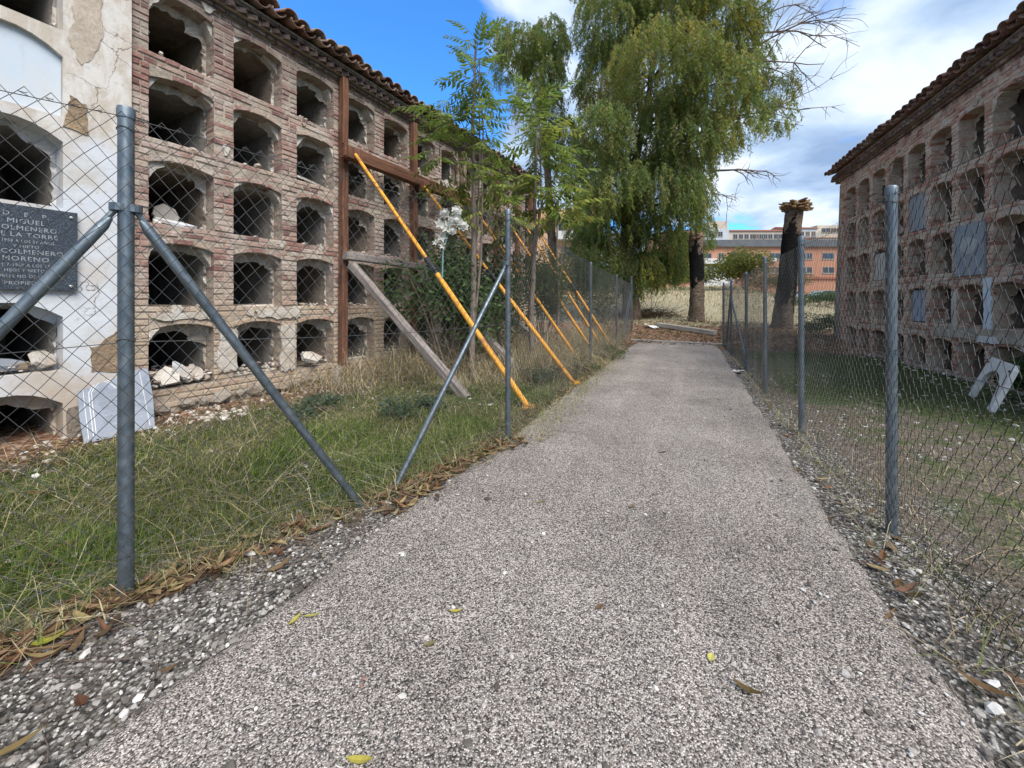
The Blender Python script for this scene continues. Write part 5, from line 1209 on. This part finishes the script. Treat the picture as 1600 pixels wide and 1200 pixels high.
def farblock(px0, px1, pyt, pyb, Yd, mat, label, roofmat=None, rows=1, roofh=.8, wstep=7):
    k = Yd/600; z1 = 1.2+(474-pyt)*k; z0 = 1.2+(474-pyb)*k; r = frame_building(((px0-800)*k, Yd, z0), 0, label); w = (px1-px0)*k
    box_part(r, 'wall', MAT[mat], 0, w, 0, 10, -6, z1-z0)
    if roofmat:
        mb = MB(); h = z1-z0; mb.hexa([(-.3, -.4, h+.002), (w+.3, -.4, h+.002), (-.3, 10, h+.002), (w+.3, 10, h+.002), (-.2, -.3, h+.15), (w+.2, -.3, h+.15), (.5, 5, h+roofh), (w-.5, 5, h+roofh)]); mb.build('roof', MAT[roofmat], r)
    for q in range(rows):
        x = 1.2
        while x < w-1.6:
            win(r, x, (z1-z0)-2.1-q*3.0, 1.2, 1.3, 0, random.random() < .4); x += wstep*k*random.uniform(.8, 1.3)
    return r
farblock(1138, 1225, 361, 400, 100, 'cream_render', 'far white apartment row with low red tiled roof behind the orange block', 'red_roof', 1, 1.3)
farblock(1100, 1139, 357, 400, 98, 'pale_blue_render', 'far pale grey block left of the white row', None, 1)
farblock(1108, 1137, 345, 400, 112, 'cream_render', 'far cream stair block highest above the white row', None, 1, 1, 12)
farblock(1228, 1277, 357, 400, 104, 'pale_blue_render', 'far pale block with red tiled roof right of the taller palm stump', 'red_roof', 1, 1.4)
farblock(1277, 1315, 352, 400, 108, 'cream_render', 'far cream block beside the end of the right wall', None, 1)
farblock(1275, 1320, 372, 400, 92, 'white_render', 'far terraced white block low behind the orange roof at the right wall', 'red_roof', 1, 1.0)
k = 45/600; z0 = 1.5
pb = frame_building(((838-800)*k, 45, z0), 0, 'peach coloured building with sloping orange roof behind the saplings'); w = (925-838)*k; h = 1.2+(474-345)*k-z0
box_part(pb, 'wall', MAT['peach_render'], -2, w, 0, 9, -3, h)
mb = MB(); mb.hexa([(-2.4, -.7, h+.002), (w+.4, -.7, h+.002), (-2.4, 9, h+.002), (w+.4, 9, h+.002), (-2.4, -.7, h+.2), (w+.4, -.7, h+.2), (-2, 5, h+2.6), (w, 5, h+2.6)]); mb.build('roof', MAT['terrace_roof'], pb)
for px in (851, 872, 893): win(pb, (px-838)*k, 1.2+(474-361)*k-z0, 1.15, 1.0, 0, px == 893)
box_part(pb, 'balcony', MAT['white_render'], (866-838)*k, (900-838)*k, -1.1, -.005, 1.2+(474-376)*k-z0, 1.2+(474-364)*k-z0)
for px in (855, 880): win(pb, (px-838)*k, 1.2+(474-400)*k-z0, 1.1, 1.1)
def car(loc, rz, mat, label):
    r = empty('parked_car', loc, rz); tag(r, label, 'car', None); mb = MB()
    prof = [(-2.05, .25), (-2.1, .62), (-1.95, .82), (-1.1, .92), (-.55, 1.38), (.75, 1.42), (1.45, .98), (2.0, .90), (2.1, .6), (2.05, .25)]
    for (y0, y1, f) in ((-.85, .85, 1),): mb.prism(prof, y0, y1)
    mb.build('body', MAT[mat], r)
    gl = MB(); gl.prism([(-.98, .95), (-.52, 1.32), (.72, 1.36), (1.25, 1.0)], -.858, .858); gl.build('window', MAT['glass'], r)
    for x in (-1.3, 1.3):
        for y in (-.8, .8):
            w_ = MB(); w_.tube([(x, y-.1, .31), (x, y+.1, .31)], .31, 16); o = w_.build('wheel', MAT['tyre'], r); w_ = MB(); w_.tube([(x, y-.105, .31), (x, y+.105, .31)], .19, 12); w_.build('rim', MAT['car_silver'], o)
    for y in (-.6, .6):
        w_ = MB(); w_.box(2.02, 2.11, y-.15, y+.15, .62, .76); w_.build('headlight', MAT['chrome'], r)
cy = 53.0
car(((1284-800)/600*cy, cy, gz1((1284-800)/600*cy, cy)+.05), .1, 'car_teal', 'pale teal parked car beside the far end of the right wall'); car(((1250-800)/600*cy, cy+1.5, gz1((1250-800)/600*cy, cy+1.5)+.05), math.pi, 'car_silver', 'silver parked car just right of the taller palm stump'); car(((1310-800)/600*cy, cy+1, gz1((1310-800)/600*cy, cy+1)+.05), 0, 'car_silver', 'silver parked car half hidden at the right wall end')

# ------------------------------------------------------------------ flowers
yb = 2.83; xb = (703-800)/600*yb
bq = empty('flower_bouquet', (xb+.01, yb-.035, 1.60)); tag(bq, 'bunch of white artificial flowers with a few green leaves hanging on the left fence', 'flowers')
def flower(p, r, d, lily=False):
    n = 6 if lily else 26; P_, D_, N_, L_ = [], [], [], []
    d = Vector(d).normalized(); a = d.orthogonal().normalized(); b = d.cross(a)
    for i in range(n):
        t = 2*math.pi*i/n*(1 if lily else 3.4); lay = 0 if lily else i/n; o_ = a*math.cos(t)+b*math.sin(t)
        P_.append(tuple(Vector(p)+o_*r*.05)); D_.append(tuple(o_*(1-.7*lay)+d*(.35+.9*lay))); N_.append(tuple(d*1.0+o_*-.5)); L_.append(r*(1 if lily else 1-.35*lay))
    V, F, Cc = leaves_np(np.array(P_), np.array(D_), np.array(N_), L_, np.array(L_)*(.5 if lily else 1.15), np.tile([[.72, .71, .67]], (n, 1))*(1+rng.uniform(-.08, .03, (n, 1))), .12)
    if not lily:
        nv = len(ICV); F = np.concatenate([F, np.column_stack([ICF, ICF[:, 2]])+len(V)]); V = np.concatenate([V, ICV*r*.52*rng.uniform(.85, 1.1, (nv, 1))+np.array(p)+np.array(d)*r*.35]); Cc = np.concatenate([Cc, np.tile([[.70, .69, .65]], (nv, 1))])
        me = bpy.data.meshes.new('flower'); me.from_pydata(V.tolist(), [], [tuple(dict.fromkeys(f)) for f in F.tolist()]); a_ = me.color_attributes.new('col', 'FLOAT_COLOR', 'POINT'); a_.data.foreach_set('color', np.column_stack([Cc, np.ones(len(Cc))]).astype(np.float32).ravel()); me.materials.append(MAT['petal']); ob('flower', me, bq); return
    ob('flower', mesh_np('flower', V, F, MAT['petal'], Cc), bq)
for (px, py, r, ly) in ((696, 334, .043, 0), (713, 331, .043, 0), (714, 346, .046, 0), (723, 354, .043, 0), (688, 352, .048, 1), (700, 356, .05, 1), (690, 370, .045, 1), (706, 343, .036, 0), (683, 380, .03, 1), (692, 384, .03, 1), (709, 362, .034, 0)):
    x, y, z = pxw(px, py, yb-.04); flower((x-bq.location[0], -.02+random.uniform(-.02, .02), z-1.60), r*1.12, (random.uniform(-.5, .5), -1, random.uniform(-.1, .5)), ly)
n = 46; p = np.stack([rng.normal(0, .055, n), rng.normal(.02, .02, n), rng.uniform(.0, .26, n)], 1); V, F, Cc = leaves_np(p, rdir(n), rdir(n), rng.uniform(.03, .07, n), rng.uniform(.012, .022, n), pal(n, DG+[(.06, .10, .03)])); ob('leaves', mesh_np('leaves', V, F, MAT['leaf'], Cc), bq)
mb = MB(); mb.tube([(-.06, 0, -.22), (-.055, .0, -.02), (-.02, .0, .1), (.02, 0, .2)], [.006, .006, .005, .004], 6); mb.build('stem', MAT['teal_ribbon'], bq)

# ------------------------------------------------------------------ grass, weeds, litter
def blades(XY, h, w, lean, cols, z=None, mat='leaf', curl=.5):
    n = len(XY); az = rng.uniform(0, 6.283, n); d = np.stack([np.cos(az), np.sin(az)], 1); s = np.stack([-d[:, 1], d[:, 0]], 1); h = np.asarray(h); lean = np.asarray(lean)
    z0 = gz(XY[:, 0], XY[:, 1])-.004 if z is None else z; b = np.column_stack([XY, z0]); S = np.column_stack([s*(w/2)[:, None], np.zeros(n)])
    hm = np.column_stack([d*(h*lean*.35)[:, None], h*.6]); ht = np.column_stack([d*(h*lean)[:, None], h*(1-lean*curl*.6)])
    V = np.stack([b-S, b+S, b+hm+S*.7, b+hm-S*.7, b+ht], 1).reshape(-1, 3); o = (np.arange(n)*5)[:, None]
    F = np.concatenate([o+np.array([[0, 1, 2]]), o+np.array([[0, 2, 3]]), o+np.array([[3, 2, 4]])]); return V, F, np.repeat(cols, 5, 0)
inL = lambda x, y: (x < fence_left_x(y)-.02) & (wall_n(x, y) > .12)
def dens(x, y): return inL(x, y)*np.clip(.12+2.1*(vnoise(x, y, 1.5, 51)-.28), .05, 1)*sstep(.45, 1.1, wall_n(x, y))*np.clip(2.4/y, .12, 1)*(.22+.78*sstep(1.5, 2.6, y-.25*x))
GC = [(.125, .185, .042), (.16, .215, .055), (.22, .25, .07), (.30, .30, .115), (.11, .145, .045), (.42, .38, .20), (.32, .30, .16)]
n = 62000; A = scatter(n, dens, (-4.6, .7), (1.6, 7.5)); pv_ = vnoise(A[:, 0], A[:, 1], 1.6, 52); h = (rng.gamma(3, .014, n)*(.5+1.1*pv_)+.012)*(.45+.55*sstep(1.4, 2.5, A[:, 1]-.25*A[:, 0]))
c = pal(n, GC); strawy = (vnoise(A[:, 0], A[:, 1], 2.3, 57) > .72)[:, None]; c = np.where(strawy & (rng.random((n, 1)) < .6), pal(n, [(.46, .41, .22), (.40, .36, .18), (.34, .33, .16)]), c); lush = (pv_ > .6)[:, None]; c = np.where(lush, c*np.array([[.82, 1.03, .66]]), c)
V, F, Cc = blades(A, np.minimum(h, .16), rng.uniform(.0022, .005, n)*np.clip(A[:, 1]/2.2, .8, 2.2), rng.uniform(.2, 1.3, n), c); tag(ob('grass', mesh_np('grass', V, F, MAT['leaf'], Cc)), kind='stuff')
# low clover and moss leaves
n = 36000; A = scatter(n, lambda x, y: inL(x, y)*sstep(.3, .8, wall_n(x, y))*np.clip(2/y, .15, 1)*(.15+(vnoise(x, y, 2.2, 53) > .4)), (-4.6, .7), (1.2, 6.5)); p = np.column_stack([A, gz(A[:, 0], A[:, 1])+rng.uniform(0, .02, n)])
V, F, Cc = leaves_np(p, rdir(n, -.2, .6), rdir(n), rng.uniform(.008, .022, n), rng.uniform(.006, .014, n), pal(n, [(.04, .055, .014), (.06, .075, .02), (.09, .10, .035), (.03, .045, .012)])); tag(ob('clover', mesh_np('clover', V, F, MAT['leaf'], Cc)), kind='stuff')
n = 30000; A = scatter(n, lambda x, y: (x > fence_right_x(y)+.02)*((x-4.8-.4167*y) < -.15)*np.clip(2/y, .1, 1)*np.clip((vnoise(x, y, .8, 6)-.25)*1.6, .03, 1), (1.3, .7), (8, 10.5)); p = np.column_stack([A, gz(A[:, 0], A[:, 1])+rng.uniform(0, .018, n)])
V, F, Cc = leaves_np(p, rdir(n, -.2, .7), rdir(n), rng.uniform(.010, .03, n), rng.uniform(.006, .013, n), pal(n, [(.04, .055, .018), (.06, .075, .025), (.085, .09, .035), (.035, .045, .018)])); tag(ob('moss', mesh_np('moss', V, F, MAT['leaf'], Cc)), kind='stuff')
# dry straw: lying stalks in the near grass, tall dead grass by the props, straw field beyond
DC = [(.44, .35, .20), (.52, .44, .28), (.37, .28, .16), (.58, .51, .36), (.28, .21, .12)]
n = 4200; A = scatter(n, lambda x, y: (x < fence_left_x(y)+.12) & (wall_n(x, y) > .2), (-4.4, .75), (1.6, 5.5)); V, F, Cc = blades(A, rng.gamma(3, .03, n), rng.uniform(.002, .004, n), rng.uniform(2, 6, n), pal(n, DC), curl=.22, mat='dry')
n2 = 1500; A2 = scatter(n2, lambda x, y: (x > fence_right_x(y)-.2)*((x-4.8-.4167*y) < -.15)*np.clip(1.6/y, .1, 1), (1.2, .6), (8, 9)); V2, F2, C2 = blades(A2, rng.gamma(3, .022, n2), rng.uniform(.002, .004, n2), rng.uniform(2, 6, n2), pal(n2, DC), curl=.22)
V = np.concatenate([V, V2]); F = np.concatenate([F, F2+len(V)-len(V2)]); Cc = np.concatenate([Cc, C2]); V[:, 2] = np.maximum(V[:, 2], gz(V[:, 0], V[:, 1])+.003)
tag(ob('straw', mesh_np('straw', V, F, MAT['dry'], Cc)), kind='stuff')
def tall(x, y): return ((x < fence_left_x(y)-.05) & (wall_n(x, y) > .15))*sstep(5.3, 6.4, y-.25*x)*(1-sstep(12, 14, y))*np.clip(.25+1.4*(vnoise(x, y, 1.2, 54)-.3), .05, 1)
n = 26000; A = scatter(n, tall, (-3.4, 4.0), (4, 13.5)); V, F, Cc = blades(A, rng.gamma(3.5, .085, n)+.05, rng.uniform(.004, .008, n), rng.uniform(.3, 2.4, n), pal(n, DC)); tag(ob('dead_grass', mesh_np('dead_grass', V, F, MAT['dry'], Cc)), kind='stuff')
n = 6400; A = scatter(n, lambda x, y: ((np.abs(x-fence_left_x(y)) < .16) & (y < 3.2))*1.0+((np.abs(x-fence_left_x(y)) < .35) & (y > 3.2))*.8+((x > path_r(y)+.1) & (x < fence_right_x(y)+.1))*.25, (-2, 1.0), (5, 10)); V, F, Cc = blades(A, rng.gamma(3, .03, n)+.02, rng.uniform(.002, .005, n), rng.uniform(.5, 2.5, n), pal(n, DC+GC), curl=.4); V[:, 2] = np.maximum(V[:, 2], gz(V[:, 0], V[:, 1])+.003)
tag(ob('verge_grass', mesh_np('verge_grass', V, F, MAT['dry'], Cc)), kind='stuff')
def fieldd(x, y): return ((x*.419+y*.908) > 16)*np.clip(22/y, .05, 1)*(.3+vnoise(x, y, .5, 55))
n = 30000; A = scatter(n, fieldd, (0, 13), (45, 62)); sc = np.clip(A[:, 1]/18, 1, 3); V, F, Cc = blades(A, (rng.gamma(4, .035, n)+.03)*sc**.5, rng.uniform(.012, .03, n)*sc, rng.uniform(.4, 1.6, n), pal(n, DC+[(.56, .50, .36), (.50, .45, .32)])); tag(ob('field_grass', mesh_np('field_grass', V, F, MAT['dry'], Cc)), kind='stuff')
# leaf litter
LC_ = [(.15, .075, .04), (.21, .115, .06), (.10, .055, .035), (.27, .18, .10), (.075, .042, .028), (.17, .10, .06), (.32, .25, .12)]
def curled(p, az, L, W, cols, curl):
    n = len(p); d = np.stack([np.cos(az), np.sin(az), np.zeros(n)], 1); s = np.stack([-d[:, 1], d[:, 0], np.zeros(n)], 1); up = np.array([[0, 0, 1.]]); L = L[:, None]; W = W[:, None]; curl = curl[:, None]
    tl = rng.uniform(-.35, .35, (n, 1)); rows = []
    for u, wf in ((0, .12), (.25, .8), (.55, 1), (.8, .65), (1, .05)):
        b = p+d*L*(u-.5)+up*(curl*L*(u-.4)**2*1.6+tl*L*(u-.5)*.3); lift = up*W*.35*wf*np.abs(curl)*1.6; rows += [b-s*W*wf*.5+lift, b, b+s*W*wf*.5+lift]
    V = np.stack(rows, 1).reshape(-1, 3); o = (np.arange(n)*15)[:, None]; q = []
    for r in range(4):
        for c in range(2): q.append([r*3+c, r*3+c+1, r*3+c+4, r*3+c+3])
    F = (o[:, None]+np.array(q)[None]).reshape(-1, 4); return V, F, np.repeat(cols, 15, 0)
def littf(x, y): return np.exp(-((x-fence_left_x(y)-.06)/.14)**2)*(y < 3.4)*(.35+.9*(vnoise(x, y, 4, 61) > .45))*np.clip(1.5/y, .3, 1)+np.exp(-((x-path_l(y)+.07)/.09)**2)*(y > 2.2)*.9*np.clip(3/y, .25, 1)+.035*np.exp(-((x-path_r(y)-.12)/.12)**2)*np.clip(2/y, .2, 1)
n = 1600; A = scatter(n, littf, (-2.3, .7), (6, 11.5)); V, F, Cc = curled(np.column_stack([A, np.maximum(gz(A[:, 0], A[:, 1]), np.where(A[:, 0] > path_l(A[:, 1])+.02, np.where(A[:, 0] < path_r(A[:, 1])-.03, .008, -1), -1))+rng.uniform(.006, .03, n)]), rng.uniform(0, 6.283, n), rng.uniform(.05, .125, n), rng.uniform(.014, .034, n), pal(n, LC_), rng.uniform(-.3, .9, n)); tag(ob('leaf_litter', mesh_np('leaf_litter', V, F, MAT['dry'], Cc)), kind='stuff')
n = 1500; A = scatter(n, lambda x, y: inL(x, y)*(np.exp(-((wall_n(x, y)-.45)/.3)**2)+.05)*np.clip(3/y, .2, 1), (-4.6, .8), (3, 9)); V, F, Cc = curled(np.column_stack([A, gz(A[:, 0], A[:, 1])+.012]), rng.uniform(0, 6.283, n), rng.uniform(.03, .09, n), rng.uniform(.010, .03, n), pal(n, LC_), rng.uniform(-.3, .9, n)); tag(ob('leaf_litter', mesh_np('leaf_litter', V, F, MAT['dry'], Cc)), kind='stuff')
n = 4200; A = scatter(n, lambda x, y: (((x*.419+y*.908) > 11.9) & ((x*.419+y*.908) < 17.5) & (x < .86*y))*1.0, (3, 9), (10.5, 17)); V, F, Cc = curled(np.column_stack([A, gz(A[:, 0], A[:, 1])+rng.uniform(.005, .05, n)]), rng.uniform(0, 6.283, n), rng.uniform(.06, .17, n), rng.uniform(.02, .05, n), pal(n, LC_+[(.30, .14, .08)]), rng.uniform(-.2, .9, n)); tag(ob('leaf_litter', mesh_np('leaf_litter', V, F, MAT['dry'], Cc)), kind='stuff')
# single leaves one can point to
def leaf1(px, py, L, W, az, col, label, z=.03, curl=.25):
    x, y = gp(px, py, z); V, F, Cc = curled(np.array([[x, y, (gz1(x, y)+.012 if z < .02 else .014)+.004]]), np.array([az]), np.array([L]), np.array([W]), np.array([col]), np.array([curl])); tag(ob('fallen_leaf', mesh_np('fallen_leaf', V, F, MAT['dry'], Cc)), label, 'leaf')
YL = (.42, .36, .07); BL = (.13, .085, .035)
leaf1(562, 1181, .075, .02, -.1, YL, 'yellow lance shaped leaf at the bottom edge of the path'); leaf1(1168, 1075, .085, .022, -.75, BL, 'curled dark brown leaf on the lower right of the path', curl=.6); leaf1(1111, 1022, .034, .024, .9, (.55, .50, .14), 'small pale yellow half leaf on the path near the curled brown leaf')
leaf1(461, 963, .055, .018, 1.2, YL, 'yellow leaf, left one of the touching pair on the left of the path'); leaf1(488, 957, .065, .014, .2, (.34, .30, .08), 'olive leaf, right one of the touching pair on the left of the path'); leaf1(712, 950, .05, .013, .15, (.42, .36, .05), 'narrow mustard leaf in the middle left of the path'); leaf1(672, 1001, .045, .018, .1, (.22, .19, .09), 'dull olive leaf below the narrow mustard leaf'); leaf1(845, 781, .085, .012, .05, (.26, .22, .09), 'thin pale leaf lying crosswise in the middle of the path')
leaf1(936, 944, .04, .02, .6, (.15, .085, .05), 'small brown leaf in the centre of the path'); leaf1(1037, 704, .10, .014, .0, (.05, .04, .03), 'thin dark twig like leaf on the path centre'); leaf1(987, 788, .045, .03, .5, (.20, .15, .10), 'small round brown leaf on the path left of centre'); leaf1(1118, 884, .02, .012, .8, (.20, .12, .08), 'tiny brown leaf fragment right of the path centre')
leaf1(76, 1000, .085, .055, .6, (.38, .38, .05), 'broad yellow green lobed leaf on the left verge', -.02, .2); leaf1(8, 1040, .10, .07, 1.3, (.34, .17, .08), 'large orange brown leaf at the left edge of the photo', -.02, .4); leaf1(22, 1168, .12, .03, .7, (.17, .12, .05), 'long brown leaf in the bottom left corner', -.015, .4); leaf1(186, 948, .05, .03, 2.2, (.42, .38, .12), 'small yellow green leaf just below the corner post', -.02, .2); leaf1(210, 932, .10, .02, .5, (.36, .24, .10), 'long tan leaf right beside the foot of the corner post', -.01, .3); leaf1(128, 1098, .07, .03, -.5, (.10, .04, .025), 'curled dark red brown leaf on the left gravel verge', -.015, .7); leaf1(265, 1042, .06, .02, .3, (.12, .07, .04), 'dark curled leaf at the ragged left edge of the path', .0, .7); leaf1(757, 708, .06, .055, .3, (.50, .44, .06), 'round bright yellow leaf beside the leaf litter at the left of the path', -.0, .2)
leaf1(1360, 795, .09, .02, .4, (.16, .10, .05), 'brown leaf at the right edge of the path by the nearest right post', .01, .5); leaf1(1430, 930, .06, .03, -.4, (.08, .05, .03), 'dark curled leaf on the right verge gravel', .0, .7); leaf1(1540, 1068, .13, .03, -.9, (.18, .10, .05), 'long brown leaf lying along the right edge of the path', .0, .4); leaf1(60, 770, .13, .035, .2, (.16, .06, .035), 'dark red brown leaf in the grass left of the corner post', .0, .5); leaf1(102, 858, .07, .03, .5, (.22, .09, .05), 'small red brown leaf in the grass close to the dry spiky stalk', .0, .5)
# dry twigs on the ground
def twig(pts, r, label, mat='twig', side=0):
    P_ = []
    for (px, py) in pts: x, y = gp(px, py); P_.append(Vector((x, y, gz1(x, y)+.012+random.uniform(0, .008))))
    mb = MB(); mb.tube(P_, [r*(1-.5*i/(len(P_)-1)) for i in range(len(P_))], 5)
    if side:
        for a, b in zip(P_[:-1], P_[1:]):
            for s_ in range(side):
                p = a.lerp(b, random.random()); d = Vector((random.gauss(0, 1), random.gauss(0, 1), random.uniform(.2, .9))).normalized()*random.uniform(.03, .07); q = p+d; mb.tube([p, p.lerp(q, .6), q+Vector((0, 0, -.012))], [r*.8, r*.7, r*.3], 4)
    tag(mb.build('dry_twig', MAT[mat] if isinstance(mat, str) else mat, None), label, 'twig')
m_, nt, b_ = newmat('straw_stalk', .8); setc(nt, b_, mix(nt, noise(nt, P(nt), 20, 4), (.42, .35, .22), (.54, .47, .33)))
twig([(15, 855), (50, 845), (90, 848), (125, 850)], .003, 'spiky pale dry stalk lying in the grass at the far left', m_, 5); twig([(0, 1010), (70, 960), (160, 900), (240, 850)], .0025, 'long straight dry stalk in the grass left of the corner post', m_); twig([(100, 1020), (150, 1022), (200, 1020), (240, 1030)], .003, 'thin grey twig across the left gravel verge'); twig([(250, 905), (320, 860), (400, 800)], .0022, 'thin dry stalk in the grass right of the corner post', m_); twig([(55, 760), (90, 775), (140, 800)], .0025, 'pale dry stalk at the edge of the bright grass', m_, 3)
twig([(0, 1045), (60, 1000), (130, 968), (190, 940)], .004, 'brown twig along the leaf litter left of the corner post'); twig([(610, 745), (650, 735), (690, 722)], .004, 'tan dry twig among leaves by the brace foot', m_); twig([(60, 700), (30, 640), (28, 665)], .003, 'dry bent stalk by the lowest plastered niche', m_)
# end of the path: kerb, post, debris, scrap
def gp2(px, py):
    yy = np.arange(.6, 90, .02); g_ = gz((px-800)/600*yy, yy); ray = 1.2-(py-474)/600*yy
    i = int(np.argmax(ray <= g_)) if (ray <= g_).any() else len(yy)-1
    return Vector(((px-800)/600*yy[i], yy[i], float(g_[i])))
a, b = gp2(985, 533), gp2(1142, 541); mb = MB(); d = (b-a).normalized(); s1 = Vector((-d.y, d.x, 0))*.09
for i in range(4):
    p, q = a.lerp(b, i/4+.004), a.lerp(b, (i+1)/4-.004); mb.hexa([p-s1-Vector((0, 0, .1)), q-s1-Vector((0, 0, .1)), p+s1-Vector((0, 0, .1)), q+s1-Vector((0, 0, .1)), p-s1+Vector((0, 0, .06)), q-s1+Vector((0, 0, .06)), p+s1+Vector((0, 0, .06)), q+s1+Vector((0, 0, .06))])
tag(mb.build('kerb', MAT['concrete']), kind='structure')
a, b = gp2(1028, 511), gp2(1118, 525); beam('fallen_post', a+Vector((0, 0, .09)), b+Vector((0, 0, .09)), .17, .17, MAT['pale_timber'], 'pale grey post lying on red brown litter at the end of the path', 'post')
p = gp2(1019, 513); o = MB(); 
for i in range(5):
    for j in range(4): o.v.append((i*.13-.3, j*.1-.15, .05+.06*random.random()+.04*math.sin(i*1.7+j)))
for i in range(4):
    for j in range(3): o.f.append([i*4+j, (i+1)*4+j, (i+1)*4+j+1, i*4+j+1]); o.m.append(0)
o = tag(o.build('plastic_scrap', MAT['white_plastic'], None, p, (0, .25, -.5)), 'crumpled white scrap on the litter beside the lying grey post', 'litter'); so = o.modifiers.new('thick', 'SOLIDIFY'); so.thickness = .012
p = gp2(1154, 584); o = MB()
for i in range(5):
    for j in range(4): o.v.append((i*.045-.09, j*.045-.07, .02+.05*random.random()))
for i in range(4):
    for j in range(3): o.f.append([i*4+j, (i+1)*4+j, (i+1)*4+j+1, i*4+j+1]); o.m.append(0)
o = tag(o.build('plastic_scrap', MAT['white_plastic'], None, p, (0, 0, .4)), 'small white plastic scrap on the right edge of the path', 'litter'); so = o.modifiers.new('thick', 'SOLIDIFY'); so.thickness = .005
dp = gp2(1020, 497); db = empty('brush_pile', dp); tag(db, 'pile of dead brown branches between the weeping tree and the shorter palm stump', 'brush pile'); mb = MB()
for _ in range(260):
    a = Vector((random.gauss(0, .75), random.gauss(.3, .5), random.uniform(.0, .45))); a.z *= max(0, 1-abs(a.x)/1.7); L = random.uniform(.3, 1.0); d = Vector((random.gauss(0, 1), random.gauss(0, .7), random.gauss(.05, .3))); mb.tube(branch_path(a, d, L, 3, .3), [.012, .010, .008, .005], 4)
mb.build('branches', MAT['bark'], db)['kind'] = 'stuff'
n = 900; pp = np.stack([rng.normal(0, .8, n), rng.normal(.2, .5, n), rng.uniform(0, .35, n)], 1); pp[:, 2] *= np.clip(1-np.abs(pp[:, 0])/1.9, 0, 1); V, F, Cc = curled(pp, rng.uniform(0, 6.283, n), rng.uniform(.06, .16, n), rng.uniform(.02, .05, n), pal(n, LC_), rng.uniform(-.3, .9, n)); ob('dead_leaves', mesh_np('dead_leaves', V, F, MAT['dry'], Cc), db)
p = gp2(1155, 462)
for i, (px, py, l) in enumerate(((1125, 448, 'cut yellow reed stump, one of the two by the field edge'), )): pass
x, y = gp2(1130, 452)[:2]
# loose twigs and stalks over the verges
A_ = []; B_ = []
for _ in range(1100):
    left_ = random.random() < .75; y = .75+random.random()**1.6*5; x = float(fence_left_x(y))+random.gauss(.1, .22) if left_ else float(path_r(y))+random.uniform(.02, .5)
    if left_ and x > float(path_l(y))-.02: continue
    a = random.gauss(math.atan2(1.734, 1.57), .7); l = random.uniform(.04, .22); z = gz1(x, y)+.012; p = np.array([x, y, z])
    for k in range(3):
        a += random.gauss(0, .25); q = p+np.array([math.cos(a)*l/3, math.sin(a)*l/3, random.uniform(-.003, .005)]); A_.append(p); B_.append(q); p = q
V, F = tubes_np(np.array(A_), np.array(B_), rng.uniform(.0010, .0022, len(A_)), 4); tag(ob('twigs', mesh_np('twigs', V, F, MAT['twig'], None, True)), kind='stuff')
